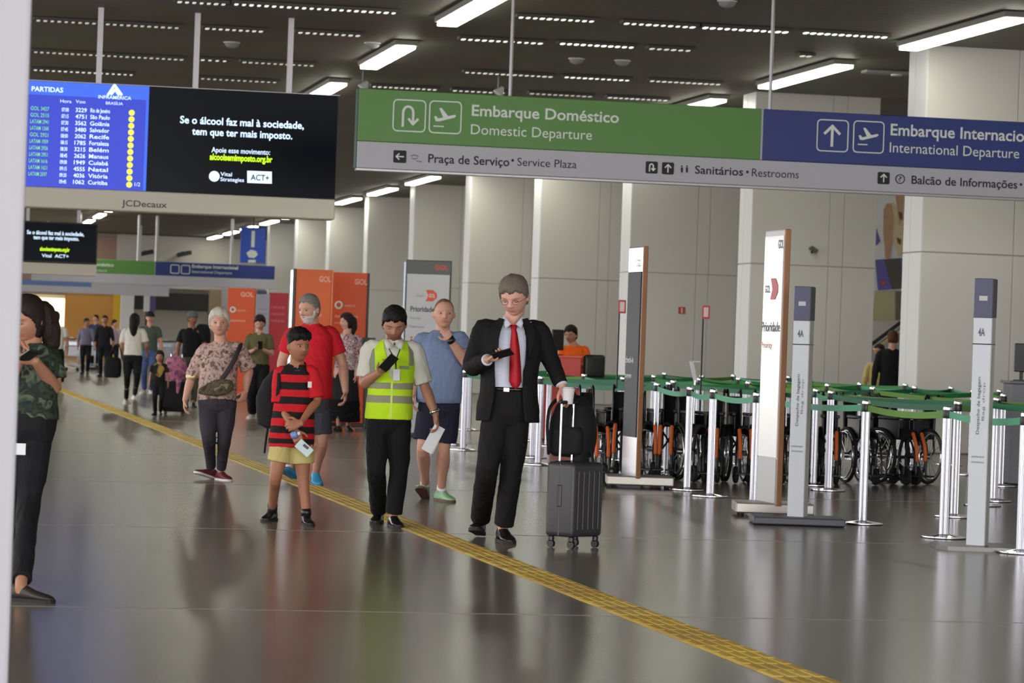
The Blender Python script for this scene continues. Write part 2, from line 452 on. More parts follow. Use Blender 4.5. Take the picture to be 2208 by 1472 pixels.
# service wall that closes the bays behind the blocks
o = MB().box((21.2, 66, CEIL / 2), (.3, 172, CEIL)).build('wall_right_back', M_panel); tag(o, kind='structure')
for k, Y in enumerate(tops[1:9]):
    # bay back wall: stands between two blocks, set back from the hall
    if k == 0: continue
    o = MB().box((XW + 4.1, Y + 4.4, CEIL / 2), (4.6, .25, CEIL)).build('wall_bay', M_panel); tag(o, kind='structure')

# near left: white foreground pillar
pl = W(48, 700, 9.0)
pe_t = W(71, 0, 9.0); pe_b = W(26, 1472, 9.0)
root = empty('pillar_left', (pl.x, pl.y, 0), kind='structure')
pw = .75
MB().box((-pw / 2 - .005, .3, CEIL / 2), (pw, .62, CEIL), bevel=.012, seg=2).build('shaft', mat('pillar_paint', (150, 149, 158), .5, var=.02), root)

# ---- ceiling light tubes (they lie along the hall), read off the photograph at the ceiling plane
M_tube = mat('lit_diffuser', (255, 255, 245), .5, emit=(255, 255, 236), estr=CEIL_LIGHT)
M_house = mat('light_housing', (120, 118, 110), .5)
ORD = ['first', 'second', 'third', 'fourth', 'fifth', 'sixth', 'seventh', 'eighth', 'ninth', 'tenth', 'eleventh', 'twelfth', 'thirteenth', 'fourteenth']
def tubelight(x, y0, y1, label, group=None):
    root = empty('ceiling_light', (x, (y0 + y1) / 2, CEIL - .14), label=label, cat='ceiling light', group=group)
    L = y1 - y0; n = 3
    MB().box((0, 0, .09), (.36, L, .08), bevel=.01).build('housing', M_house, root)
    for k in range(n):
        MB().box((0, -L / 2 + L * (k + .5) / n, .025), (.28, L / n - .03, .05), bevel=.012, seg=2).build('diffuser', M_tube, root)
    return root
XA = onC(1738, 150).x; XB = onC(838, 107).x
yA = onC(1645, 176).y; yA2 = onC(1830, 124).y
LL = 4.3; SP = 7.25
namesA = ['bright tube light on the ceiling beside the second grey wall block, crossed by the sign rod', 'tube light at the picture\'s upper right corner above the nearest grey block']
midA = (yA + yA2) / 2
for k in range(-1, 14):
    y = midA + k * SP
    lab = {0: 'long ceiling tube light crossed by the blue sign\'s hanging rod', -1: 'ceiling tube light at the upper right, running out of the picture',
           1: 'ceiling tube light whose end just shows over the green sign\'s top edge'}.get(k, '%s ceiling tube light of the right-hand row, counting away past the green sign' % ORD[abs(k) - 2])
    tubelight(XA, y - LL / 2, y + LL / 2, lab, 'tube lights of the right-hand ceiling row')
midB = (onC(780, 135).y + onC(895, 80).y) / 2
for k in range(-1, 14):
    y = midB + k * SP
    lab = {0: 'ceiling tube light in the gap above and between display board and green sign', -1: 'ceiling tube light cut by the picture\'s top edge left of the sign rod',
           1: 'ceiling tube light touching the display board\'s upper right corner'}.get(k, '%s ceiling tube light of the left-hand row, counting away past the display board' % ORD[abs(k) - 2])
    tubelight(XB, y - 1.9, y + 1.9, lab, 'tube lights of the left-hand ceiling row')
# rows that light the unseen left half of the hall
for xo in (-1.5,):
    for k in range(0, 5):
        y = midB + k * SP * 1.5
        tubelight(xo, y - 1.9, y + 1.9, '%s ceiling tube light over the unseen left half of the hall' % ORD[k], 'tube lights over the unseen left half of the hall')

# ---- louvred light strips laid across the hall: bright little cells in a row
M_cell = [mat('louvre_cell_%d' % i, (235, 235, 225), .5, emit=(255, 252, 238), estr=s) for i, s in enumerate((.2, .4, .8, 1.5))]
M_cellb = mat('louvre_frame', (52, 50, 47), .5)
STR = [((500, 3), (860, 19), 2), ((380, -4), (490, 2), 1),
       ((75, 38), (390, 52), 0), ((440, 54), (570, 61), 1), ((640, 63), (780, 70), 1),
       ((70, 107), (400, 121), 0), ((430, 122), (492, 126), 1), ((520, 128), (680, 135), 0),
       ((70, 145), (290, 155), 1), ((430, 164), (600, 171), 0),
       ((1115, 30), (1285, 38), 2), ((1345, 42), (1500, 52), 2), ((1510, 53), (1705, 61), 3), ((1730, 63), (1915, 73), 3),
       ((990, 78), (1175, 86), 2), ((1205, 87), (1370, 95), 3), ((1400, 97), (1490, 103), 1), ((1725, 113), (1750, 115), 1),
       ((1000, 150), (1195, 159), 1), ((1215, 160), (1360, 167), 2), ((1400, 168), (1555, 176), 1),
       ((800, 181), (945, 187), 1), ((975, 189), (1090, 195), 1), ((1140, 196), (1280, 202), 0), ((1310, 204), (1440, 211), 1)]
LR = [('topmost row left of the top-edge tube light', 2, 1), ('second row above the display board', 3, 0), ('third row above the display board', 3, 0), ('fourth row above the display board', 2, 0),
      ('top row right of the sign rod', 4, 0), ('second row right of the slanted tube light', 4, 0), ('third row right of the slanted tube light', 3, 0), ('row just over the green sign', 4, 0)]
LOUV = []
for nm, n_, rev in LR:
    for j in range(n_): LOUV.append('%s louvre light strip from left, %s' % (ORD[n_ - 1 - j if rev else j], nm))
for i, (p0, p1, br) in enumerate(STR):
    a = onC(*p0); c = onC(*p1); y = (a.y + c.y) / 2; L = c.x - a.x; n = max(2, int(L / .098))
    root = empty('louvre_light', ((a.x + c.x) / 2, y, CEIL - .056), label=LOUV[i], cat='ceiling light', group='dotted louvre light strips across the dark ceiling')
    MB().box((0, 0, .03), (L + .05, .22, .04)).build('housing', M_cellb, root)
    mb = MB()
    for k in range(n):
        x = -L / 2 + L * (k + .5) / n; s = random.uniform(.85, 1.1)
        mb.box((x, 0, .005), (.05 * s, .13 * s, .02), bevel=.006)
    tag(mb.build('light_cells', M_cell[br], root), kind='stuff')

# ---- small ceiling fittings
M_fit = mat('grey_ceiling_fitting', (150, 150, 152), .5)
FITS = [(500, 91, 'small pale round detector on the ceiling above the display board'), (803, 92, 'grey detector on the ceiling left of the slanted tube light'),
        (1243, 126, 'pale smoke detector, left one of the pair above the green sign'), (1342, 130, 'bluish-white smoke detector, right one of the pair above the green sign'),
        (1568, 2, 'pale detector at the picture\'s top edge left of the blue sign\'s rod')]
for px, py, lab in FITS:
    c = onC(px, py)
    root = empty('smoke_detector', (c.x, c.y, CEIL - .09), label=lab, cat='smoke detector')
    MB().lathe([(.10, .09), (.11, .05), (.085, .02), (.03, 0)], n=16).build('body', M_fit, root, smooth=True, sharp=40)
    MB().lathe([(.13, .092), (.13, .075)], n=16).build('base_plate', M_white, root)
for px, py, lab in ((1075, 172, 'small cone loudspeaker on the ceiling left of the green sign\'s rod'), (783, 160, 'small camera hanging above the green sign\'s left corner')):
    c = onC(px, py - 8)
    root = empty('ceiling_speaker', (c.x, c.y, CEIL - .3), label=lab, cat='ceiling fitting')
    MB().cyl((0, 0, .06), (0, 0, .3), .012).build('rod', M_fit, root)
    MB().lathe([(.03, .14), (.05, .1), (.1, .0), (.09, -.01)], n=16, axis=Matrix.Rotation(R(35), 3, 'Y')).build('horn', M_white, root, smooth=True, sharp=40)
c = onC(1905, 152)
root = empty('air_vent', (c.x + .1, c.y, CEIL - .03), label='pale flat ceiling fitting left of the nearest grey block', cat='ceiling fitting')
MB().box((0, 0, 0), (.85, .3, .05), bevel=.01).build('frame', M_fit, root); MB().cyl((.1, -.05, -.05), (.1, -.05, 0), .09).build('dome', M_white, root)

# ---- yellow tactile paving
YEL = [mat('tactile_yellow_%d' % i, c, .55, var=.14, vscale=9, bump=.2, bscale=30) for i, c in enumerate(((214, 182, 74), (206, 170, 66), (219, 190, 92), (198, 164, 74)))]
pa = G(1672, 1440); pb = G(160, 851)
tdir = (Vector((pb.x, pb.y, 0)) - Vector((pa.x, pa.y, 0))).normalized()
start = Vector((pa.x, pa.y, 0)) - tdir * 4.0
ang = math.atan2(tdir.y, tdir.x) - math.pi / 2
TACT = empty('tactile_paving', (start.x, start.y, 0), ang, label='yellow ribbed tactile paving strip running diagonally along the grey floor', cat='tactile paving')
tm = []
for m in YEL:
    mb = MB().box((0, 0, .002), (.247, .247, .004), bevel=.001)
    for k in range(4): mb.box((-.093 + k * .062, 0, .005), (.04, .225, .003), bevel=.001)
    q = mb.build('tile', m, TACT); tm.append(q.data); bpy.data.objects.remove(q)
N_T = 298
for k in range(N_T):
    q = bpy.data.objects.new('tile', random.choice(tm)); COL.objects.link(q); q.parent = TACT; q.location = (random.uniform(-.002, .002), k * .25, 0); q.rotation_euler = (0, 0, random.uniform(-.006, .006))
mb = MB()
for k in range(N_T, N_T + 160): mb.box((0, k * .25, .003), (.247, .247, .006))
tag(mb.build('far_tiles', YEL[0], TACT), kind='stuff')

# ================================================================== HANGING BOARDS
M_green = mat('sign_green', (88, 142, 62), .45, var=.05, vscale=2)
M_blue = mat('sign_blue', (38, 56, 128), .45, var=.05, vscale=2)
M_signw = mat('sign_white', (188, 186, 196), .45, var=.02)
M_let = mat('sign_letter_white', (232, 238, 232), .5)
M_rod = mat('rod_grey', (176, 174, 178), .35, metal=.4)
def up_arrow(cx, cy, s): return [[lean(cx, cy + s, cx, cy), lean(cx, cy - s, cx, cy)], [lean(cx - s * .75, cy - s * .25, cx, cy), lean(cx, cy - s, cx, cy), lean(cx + s * .75, cy - s * .25, cx, cy)]]
def left_arrow(cx, cy, s): return [[lean(cx + s, cy, cx, cy), lean(cx - s, cy, cx, cy)], [lean(cx - s * .25, cy - s * .75, cx, cy), lean(cx - s, cy, cx, cy), lean(cx - s * .25, cy + s * .75, cx, cy)]]
def u_turn(cx, cy, s):
    arc = [lean(cx - s * .1 + s * .5 * math.cos(R(a)), cy - s * .3 - s * .62 * math.sin(R(a)), cx, cy) for a in range(180, -1, -20)]
    return [[lean(cx - s * .6, cy + s, cx, cy)] + arc + [lean(cx + s * .4, cy + s * .7, cx, cy)], [lean(cx - .02 * s, cy + s * .3, cx, cy), lean(cx + s * .4, cy + s * .8, cx, cy), lean(cx + s * .85, cy + s * .3, cx, cy)]]
def plane_icon(bd, cx, cy, s, m):
    P = [(-1, .05), (-.8, .0), (-.62, .22), (-.15, .1), (-.55, -.75), (-.32, -.78), (.3, -.05), (.95, -.2), (1.05, -.08), (.9, .08), (-.55, .5), (-.85, .48)]
    bd.poly([lean(cx + x * s, cy + y * s, cx, cy) for x, y in P], m, 'plane_symbol', out=.004)
    bd.strokes([[lean(cx - s, cy + s * .95, cx, cy), lean(cx - s * .1, cy + s * .95, cx, cy)]], 2.6, m, 'runway_symbol')
# --- the large near sign
SY = W(775, 190, FPX / 185).y
A = onY(775, 190, SY); ZT = A.z; ZM = onY(773, 303, SY).z; ZB = onY(770, 361, SY).z
XL = A.x; XG = onY(1645, 232, SY).x; XR = XG + (XG - XL) * .97
base = Vector(((XL + XR) / 2, SY, ZB))
root = empty('hanging_sign', base, label='large hanging direction sign, green and blue above a white strip, nearest to the camera', cat='sign')
def sbox(x0, x1, z0, z1, y0, y1, name, m, bevel=.006):
    return MB().box(((x0 + x1) / 2 - base.x, (y0 + y1) / 2 - base.y, (z0 + z1) / 2 - base.z), (x1 - x0, y1 - y0, z1 - z0), bevel=bevel).build(name, m, root)
sbox(XL, XG - .012, ZM, ZT, SY, SY + .18, 'green_panel', M_green)
sbox(XG + .012, XR, ZM, ZT, SY, SY + .18, 'blue_panel', M_blue)
sbox(XG - .012, XG + .012, ZM, ZT, SY + .004, SY + .17, 'divider', M_signw, .002)
sbox(XL, XR, ZB, ZM - .003, SY, SY + .18, 'white_strip', M_signw)
sbox(XL - .012, XL + .001, ZB, ZT, SY + .01, SY + .19, 'end_cap', mat('sign_end_green', (30, 74, 52), .5), .002)
sbox(XL, XR, ZB - .03, ZB - .001, SY + .03, SY + .15, 'bottom_rail', M_rod, .004)
for px, py in ((1100, 204), (1660, 232)):
    q = onY(px, py, SY + .09)
    MB().cyl((q.x - base.x, .09, ZT - base.z - .02), (q.x - base.x, .09, CEIL - base.z), .021, n=12).build('hanging_rod', M_rod, root, smooth=True, sharp=40)
bd = Board(SY, root, base)
for (x0, y0, x1, y1) in ((848, 216, 917, 283), (926, 219, 994, 287)):
    l = rrect(x0, y0, x1, y1, 9); bd.strokes([l + [l[0]]], 2.6, M_let, 'symbol_frame')
bd.strokes(u_turn(882, 250, 22), 5, M_let, 'arrow_symbol'); plane_icon(bd, 959, 251, 23, M_let)
for (x0, y0, x1, y1) in ((1762, 259, 1828, 326), (1840, 262, 1905, 329)):
    l = rrect(x0, y0, x1, y1, 8); bd.strokes([l + [l[0]]], 2.4, M_let, 'symbol_frame')
bd.strokes(up_arrow(1794, 293, 21), 6, M_let, 'arrow_symbol'); plane_icon(bd, 1872, 292, 21, M_let)
bd.text('Embarque Doméstico', 1017, 249, 1334, 23, M_let, .016); bd.text('Domestic Departure', 1015, 289, 1276, 21.5, M_let, .0)
bd.text('Praça de Serviço', 923, 350, 1098, 18, M_ink, .014); bd.text('•', 1102, 354, 1108, 17, M_ink); bd.text('Service Plaza', 1115, 357, 1243, 17, M_ink)
bd.text('Sanitários', 1498, 374, 1602, 17, M_ink, .014); bd.text('•', 1608, 379, 1614, 17, M_ink); bd.text('Restrooms', 1621, 380, 1722, 17, M_ink)
bd.text('Embarque Internacional', 1920, 291, 2246, 24, M_let, .016); bd.text('International Departure', 1918, 328, 2197, 21.5, M_let)
bd.text('Balcão de Informações', 1965, 396, 2193, 17.5, M_ink, .014); bd.text('•', 2198, 406, 2204, 17, M_ink); bd.text('Information Desk', 2212, 408, 2370, 17, M_ink)
for (x0, y0, x1, y1, ic) in ((848, 324, 876, 351, 'l'), (1392, 348, 1418, 374, 'u'), (1427, 350, 1453, 376, 'a'), (1892, 371, 1918, 397, 'a')):
    bd.poly(rrect(x0, y0, x1, y1, 3), M_ink, 'symbol_square'); cx, cy = (x0 + x1) / 2, (y0 + y1) / 2
    st = {'l': left_arrow, 'u': u_turn, 'a': up_arrow}[ic](cx, cy, 8)
    bd.strokes(st, 2.6, M_let, 'arrow_symbol', out=.008)
for cx in (1470, 1481):
    bd.poly([(cx - 2.5, 361), (cx + 2.5, 361), (cx + 1.8, 372), (cx - 1.8, 372)], M_ink, 'restroom_symbol'); bd.poly([(cx - 1.6, 356.5), (cx + 1.6, 356.5), (cx + 1.6, 359.8), (cx - 1.6, 359.8)], M_ink, 'restroom_symbol')
cir = [(1940.5 + 9.5 * math.cos(R(a)), 386 + 9.5 * math.sin(R(a))) for a in range(0, 361, 20)]
bd.strokes([cir], 2, M_ink, 'information_symbol'); bd.text('?', 1937, 391, 1944, 11, M_ink)
M_ing = mat('grey_ink', (120, 120, 128), .6)
bd.strokes([[(886, 336), (893, 334), (902, 337)], [(888, 341), (894, 343), (900, 341)], [(898, 347), (909, 349)]], 2.2, M_ing, 'plaza_symbol')

# --- the display board (screens) and its far twin
M_scrblue = mat('screen_blue', (20, 30, 120), .4, emit=(38, 62, 205), estr=.75)
M_scrblue2 = mat('screen_blue_header', (30, 60, 150), .4, emit=(50, 100, 225), estr=.85)
M_scrblack = mat('screen_black', (6, 9, 14), .3, emit=(12, 16, 24), estr=.35, spec=.08)
M_tw = mat('screen_white_text', (200, 220, 255), .5, emit=(205, 228, 255), estr=.95)
M_ty = mat('screen_yellow_text', (230, 220, 80), .5, emit=(222, 214, 84), estr=.8)
M_tg = mat('screen_green_text', (120, 200, 120), .5, emit=(112, 190, 130), estr=.75)
M_tlime = mat('screen_lime_text', (190, 240, 20), .5, emit=(190, 240, 30), estr=.95)
M_cream = mat('cream_casing', (205, 199, 186), .5, var=.02)
DY = W(427, 190, FPX * CEIL_D if False else FPX / 154).y
a = onY(60, 172, DY); ZT = a.z; z_scr_t = onY(325, 186, DY).z; z_scr_b = onY(325, 413, DY).z; ZB = onY(720, 474, DY).z
XR = onY(727, 300, DY).x; XM = onY(319, 300, DY).x; XL = XM - (XR - XM)
base = Vector(((XL + XR) / 2, DY, ZB))
root = empty('display_board', base, label='large hanging display board with blue flight list and black advert screen', cat='display')
def sbox(x0, x1, z0, z1, y0, y1, name, m, bevel=.006):
    return MB().box(((x0 + x1) / 2 - base.x, (y0 + y1) / 2 - base.y, (z0 + z1) / 2 - base.z), (x1 - x0, y1 - y0, z1 - z0), bevel=bevel).build(name, m, root)
sbox(XL - .02, XR + .02, z_scr_t, ZT, DY - .03, DY + .45, 'top_rail', M_rod)
sbox(XL - .02, XR + .0, ZB, z_scr_b, DY - .03, DY + .45, 'lower_casing', M_cream, .015)
sbox(XL, XR, z_scr_b, z_scr_t, DY + .02, DY + .42, 'housing', M_black)
s1 = sbox(XL + .01, XM - .004, z_scr_b + .004, z_scr_t - .004, DY - .012, DY + .02, 'flight_screen', M_scrblue, .002)
s2 = sbox(XM + .004, XR - .01, z_scr_b + .004, z_scr_t - .004, DY - .012, DY + .02, 'advert_screen', M_scrblack, .002)
zh = onY(320, 216, DY).z
sbox(XL + .01, XM - .006, zh, z_scr_t - .006, DY - .016, DY - .011, 'screen_header', M_scrblue2, .001)
sbox(XM - .045, XM - .006, z_scr_b + .006, zh, DY - .016, DY - .011, 'screen_side_strip', M_scrblue2, .001)
for px in (213, 422, 624):
    q = onY(px, 165, DY + .2)
    MB().box((q.x - base.x, .2, (ZT + CEIL) / 2 - base.z), (.075, .075, CEIL - ZT)).build('hanging_post', M_rod, root)
bd = Board(DY - .017, root, base)
rows = ['Rio de Janeiro', 'São Paulo', 'Goiânia', 'Salvador', 'Recife', 'Fortaleza', 'Belém', 'Manaus', 'Cuiabá', 'Natal', 'Vitória', 'Curitiba']
bd.text('PARTIDAS', 68, 196, 136, 10, M_tw, .02)
bd.strokes([[(233, 204), (247, 183), (262, 204)], [(240, 203), (248, 193), (256, 204)]], 5, M_tw, 'logo_symbol')
bd.text('INFRAMERICA', 212, 212, 283, 7, M_tw, .01); bd.text('BRASÍLIA', 228, 225, 265, 6, M_tw)
bd.text('Hora', 130, 221, 154, 7, M_tw); bd.text('Voo', 163, 222, 184, 7, M_tw)
random.seed(3)
for i in range(12):
    y = 240 + i * 14.1; xo = -i * .5
    if i != 9 + 2: bd.text(random.choice(['GOL', 'Azul', 'LATAM']) + ' ' + str(random.randint(1000, 3999)), 66 + xo, y - 3, 106 + xo, 8, M_tg, .015)
    bd.text('%02d:%02d' % (7 + i // 4, (i * 15) % 60), 133 + xo, y, 148 + xo, 8, M_tw, .012)
    bd.text(str(random.randint(1000, 4999)), 163 + xo, y + 1, 187 + xo, 8.5, M_tw, .012)
    bd.text(rows[i], 195 + xo, y + 2, 237 + xo, 8.5, M_tw, .012)
    q = bd.p(284 + xo, y + 3); MB().cyl((q.x, q.y - .001, q.z), (q.x, q.y - .004, q.z), .042, n=14).build('gate_marker', M_ty, root)
bd.text('1/2', 290, 401, 302, 8, M_tw)
bd.text('Se o álcool faz mal à sociedade,', 388, 265, 655, 15, M_tw, .02)
bd.text('tem que ter mais imposto.', 414, 290, 630, 15, M_tw, .02)
bd.text('Apoie esse movimento:', 456, 328, 582, 11, M_tw, .01)
bd.text('alcoolsemimposto.org.br', 452, 344, 587, 13, M_tlime, .03)
q = bd.p(462, 380); MB().cyl((q.x, q.y - .001, q.z), (q.x, q.y - .004, q.z), .075, n=20).build('round_logo', M_tw, root)
bd.text('Vital', 475, 379, 500, 8, M_tw, .01); bd.text('Strategies', 475, 390, 526, 8, M_tw, .01)
bd.poly([(533, 368), (586, 370), (586, 396), (533, 394)], M_tw, 'logo_plate'); bd.text('ACT+', 540, 388, 580, 12, M_scrblack, .02, out=.009)
bdc = Board(DY - .031, root, base); bdc.text('JCDecaux', 262, 444, 360, 13, mat('grey_lettering', (84, 82, 88), .6), .012)

# far twin, mostly hidden behind the foreground pillar
D2 = DY * 1.62
FD2 = Board(D2, None, (0, 0, 0))
a = onY(57, 476, D2); b2 = onY(208, 570, D2)
base = Vector(((a.x + b2.x) / 2, D2, b2.z))
root = empty('display_board', base, label='smaller far display board showing the same black advert below the large one', cat='display')
w = b2.x - a.x; h = a.z - b2.z
MB().box((-w * .5, .12, h / 2), (w * 2, .4, h), bevel=.01).build('housing', M_black, root)
MB().box((-w * .5, -.09, h / 2), (w * 2 - .06, .02, h - .06)).build('screen', M_scrblack, root)
MB().box((-w * .5, .12, -.14), (w * 2, .4, .26), bevel=.01).build('lower_casing', M_cream, root)
for px in (60, 170):
    q = onY(px, 480, D2 + .2); MB().box((q.x - base.x, .2, (h + CEIL - base.z) / 2), (.07, .07, CEIL - base.z - h)).build('hanging_post', M_rod, root)
bd = Board(D2 - .105, root, base)
bd.text('Se o álcool faz mal à sociedade,', 58, 504, 181, 8, M_tw, .02); bd.text('tem que ter mais imposto.', 72, 515, 170, 8, M_tw, .02)
bd.text('alcoolsemimposto.org.br', 86, 540, 150, 8, M_tlime, .03); bd.text('Vital  ACT+', 90, 554, 148, 7, M_tw, .01)

# far repeat of the green and blue sign
S2 = SY * 3.42
a = onY(70, 553, S2); g = onY(335, 560, S2); c = onY(593, 570, S2)
zt = a.z; zm = onY(335, 593, S2).z; zb = onY(335, 606, S2).z - .15
base = Vector((g.x, S2, zb))
root = empty('hanging_sign', base, label='far small green and blue hanging sign beneath the display board', cat='sign')
def sb(x0, x1, z0, z1, name, m): MB().box(((x0 + x1) / 2 - base.x, .09, (z0 + z1) / 2 - base.z), (x1 - x0, .18, z1 - z0), bevel=.01).build(name, m, root)
sb(a.x, g.x - .02, zm, zt, 'green_panel', M_green); sb(g.x + .02, c.x, zm, zt, 'blue_panel', M_blue); sb(a.x, c.x, zb, zm - .005, 'white_strip', M_signw)
bd = Board(S2, root, base)
bd.text('Embarque Doméstico', 150, 571, 245, 7, M_let, .02, out=.02); bd.text('Domestic Departure', 150, 583, 230, 6, M_let, 0, out=.02)
bd.text('Embarque Internacional', 414, 577, 513, 7, M_let, .02, out=.02); bd.text('International Departure', 414, 588, 500, 6, M_let, 0, out=.02)
for x0, y0 in ((104, 562), (128, 563), (368, 571), (391, 572)):
    l = rrect(x0, y0, x0 + 18, y0 + 18, 3); bd.strokes([l + [l[0]]], 1.5, M_let, 'symbol_frame', out=.02)
for px in (170, 298, 337, 499):
    q = onY(px, 550, S2 + .09); MB().cyl((q.x - base.x, .09, zt - base.z), (q.x - base.x, .09, CEIL - base.z), .06, n=10).build('hanging_rod', M_rod, root)
# farther one still: pale blue and white
S3 = SY * 3.75
a = onY(40, 602, S3); g = onY(197, 608, S3); c = onY(365, 612, S3)
zt = a.z; zb = onY(300, 637, S3).z
base = Vector((g.x, S3, zb)); root = empty('hanging_sign', base, label='farthest pale hanging sign with a light blue strip, behind the far green sign', cat='sign')
sb(a.x, g.x, zb + .3, zt, 'blue_panel', mat('pale_sign_blue', (98, 128, 190), .5)); sb(g.x + .01, c.x, zb, zt, 'white_panel', M_signw); sb(a.x, g.x, zb, zb + .29, 'white_strip', M_signw)
for px in (100, 300):
    q = onY(px, 610, S3 + .09); MB().cyl((q.x - base.x, .09, zt - base.z), (q.x - base.x, .09, CEIL - base.z), .05, n=10).build('hanging_rod', M_rod, root)

# ================================================================== FAR END OF THE HALL
EY = W(300, 560, FPX / 45.5).y
def endbox(x0, y0, x1, y1, name, m, out=0.0, th=.3, lab=None, cat=None, kind=None, floor=False):
    a = onY(x0, y0, EY); b = onY(x1, y1, EY); z0 = 0 if floor else b.z
    o = MB().box(((0), 0, 0), (b.x - a.x, th, a.z - z0)).build(name, m, None); o.location = ((a.x + b.x) / 2, EY - out - th / 2, (a.z + z0) / 2)
    return tag(o, lab, cat, None, kind)
o = MB().box((9, EY + .9, CEIL / 2), (34, .3, CEIL)).build('wall_end', mat('end_wall_cream', (196, 190, 180), .6)); tag(o, kind='structure')
endbox(20, 500, 250, 640, 'wall_end_upper', mat('end_wall_rosy', (150, 120, 112), .7), 0, .3, kind='structure')
endbox(252, 505, 620, 632, 'wall_end_upper', mat('end_wall_pale', (186, 180, 174), .6), .02, .3, kind='structure')
endbox(47, 640, 142, 800, 'window_1', mat('lit_warm_window', (255, 240, 200), .5, emit=(255, 238, 190), estr=1.5), .05, .1, kind='structure', floor=True)
r_ = endbox(140, 632, 251, 800, 'wall_end_wood', mat('ochre_wood_panel', (196, 138, 62), .5, var=.25, vscale=.6), .1, .2, kind='structure', floor=True)
endbox(244, 632, 253, 800, 'trim_1', mat('yellow_trim', (214, 172, 40), .5), .35, .1, kind='structure', floor=True)
endbox(253, 630, 274, 800, 'column_end', M_edge, 2.5, .5, kind='structure', floor=True)
sg = endbox(274, 628, 447, 672, 'shop_sign', mat('dark_shop_fascia', (34, 34, 32), .5), .4, .25, lab='long dark shop fascia on the far white end wall', cat='sign')
endbox(448, 624, 472, 800, 'column_end', mat('brown_column', (150, 128, 104), .6), .4, .5, kind='structure', floor=True)
endbox(472, 622, 488, 800, 'column_end', mat('pale_column', (170, 168, 176), .6), 1.4, .5, kind='structure', floor=True)
for (x0, x1, m, lab) in ((311, 322, M_white, 'narrow white vertical banner in front of the dark shop fascia'), (324, 335, mat('purple_banner', (84, 72, 124), .5), 'narrow purple vertical banner in front of the dark shop fascia')):
    a = onY(x0, 622, EY - 3); b = onY(x1, 672, EY - 3); base = Vector(((a.x + b.x) / 2, EY - 3, 0))
    root = empty('totem', base, label=lab, cat='banner')
    MB().box((0, 0, (a.z + b.z) / 2), (b.x - a.x, .12, a.z - b.z)).build('panel', m, root); MB().box((0, 0, b.z / 2), (.08, .08, b.z)).build('pole', M_dark, root); MB().box((0, 0, .02), (.4, .4, .04)).build('base', M_dark, root)
# blue banner hung high near the blocks
BY = EY * .8
a = onY(520, 489, BY); b = onY(571, 568, BY); base = Vector(((a.x + b.x) / 2, BY, b.z))
root = empty('hanging_banner', base, label='tall bright blue hanging banner with white emblem beside the far wall blocks', cat='banner')
MB().box((0, 0, (a.z - b.z) / 2), (b.x - a.x, .08, a.z - b.z), bevel=.01).build('cloth', mat('banner_blue', (34, 76, 190), .5), root)
MB().cyl((0, 0, a.z - b.z), (0, 0, CEIL - b.z), .03).build('cord', M_dark, root)
bdd = Board(BY - .045, root, base)
bdd.poly([(531, 545), (541, 538), (552, 541), (556, 549), (548, 556), (536, 555)], M_inkw, 'emblem', out=.01); bdd.poly([(535, 560), (551, 560), (551, 566), (535, 566)], M_inkw, 'emblem', out=.01)
bdd.strokes([[(546, 500), (545, 530)]], 7, M_inkw, 'lettering_band', out=.01)
# the two small dark cameras on the far wall
for px, py in ((315, 545), (397, 547)):
    q = onY(px, py, EY - 1.2); root = empty('security_camera', (q.x, EY - 1.2, q.z), label='small dark camera on the far wall above the far sign, %s of two' % ('left' if px < 350 else 'right'), cat='camera')
    MB().box((0, 0, 0), (.7, .3, .2), Matrix.Rotation(-.25, 3, 'Y'), bevel=.03).build('body', M_black, root); MB().cyl((0, .1, 0), (0, .9, .1), .05).build('arm', M_black, root)
# ================================================================== STANDING TOTEMS AND KIOSKS
def place(px, py, off=0.0):
    q = G(px, py); return Vector((q.x, q.y, 0))
def facebox(root, w, h, t, z0, name, m, bevel=.01, y=0.0, x=0.0):
    return MB().box((x, y, z0 + h / 2), (w, t, h), bevel=bevel, seg=2).build(name, m, root)
def face_text(root, body, x, z, w, cap, m, y, bold=.01, rot=False):
    """lettering on a face looking to -Y of the root; rot = reads upward"""
    if rot: return lettering(body, (x, y, z), (0, 0, 1), (-1, 0, 0), w, cap, m, root, bold)
    return lettering(body, (x, y, z), (1, 0, 0), (0, 0, 1), w, cap, m, root, bold)
M_kred = mat('red_print', (186, 34, 52), .45); M_kgrey = mat('totem_grey_print', (182, 182, 186), .35)
M_gloss = mat('glossy_screen', (48, 48, 58), .5, spec=.15); M_glw = mat('glossy_white_face', (232, 228, 232), .1, spec=.8, coat=.5)
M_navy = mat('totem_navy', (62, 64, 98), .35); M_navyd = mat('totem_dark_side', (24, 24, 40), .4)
M_greyi = mat('soft_grey_print', (130, 130, 142), .6)
YAW = -TH   # faces the camera

# right orange kiosk and left orange kiosk (pair)
q = place(742, 918); root = empty('kiosk', (q.x, q.y, 0), YAW - .02, label='orange self-service kiosk panel, right one of the pair behind the red-shirted man', cat='kiosk')
facebox(root, .58, 2.33, .12, .05, 'panel', M_orange); facebox(root, .62, .05, .4, 0, 'base', M_dark)
facebox(root, .025, 2.33, .14, .05, 'frame', M_dark, .004, x=.303)
face_text(root, 'GOL', .09, 2.2, .2, .08, mat('pale_peach_print', (238, 170, 150), .6), -.062, .04)
MB().torus((-.14, -.063, 1.87), .05, .016, (0, 1, 0)).build('round_symbol', M_inkw, root, smooth=True); face_text(root, 'check-in', -.05, 1.85, .16, .04, mat('pale_peach_print', (238, 170, 150), .6), -.062)
face_text(root, 'Autoatendimento', -.2, 1.68, .36, .045, MATS['pale_peach_print'], -.062, .02)
face_text(root, 'Self check-in', -.2, 1.58, .24, .03, MATS['pale_peach_print'], -.062)
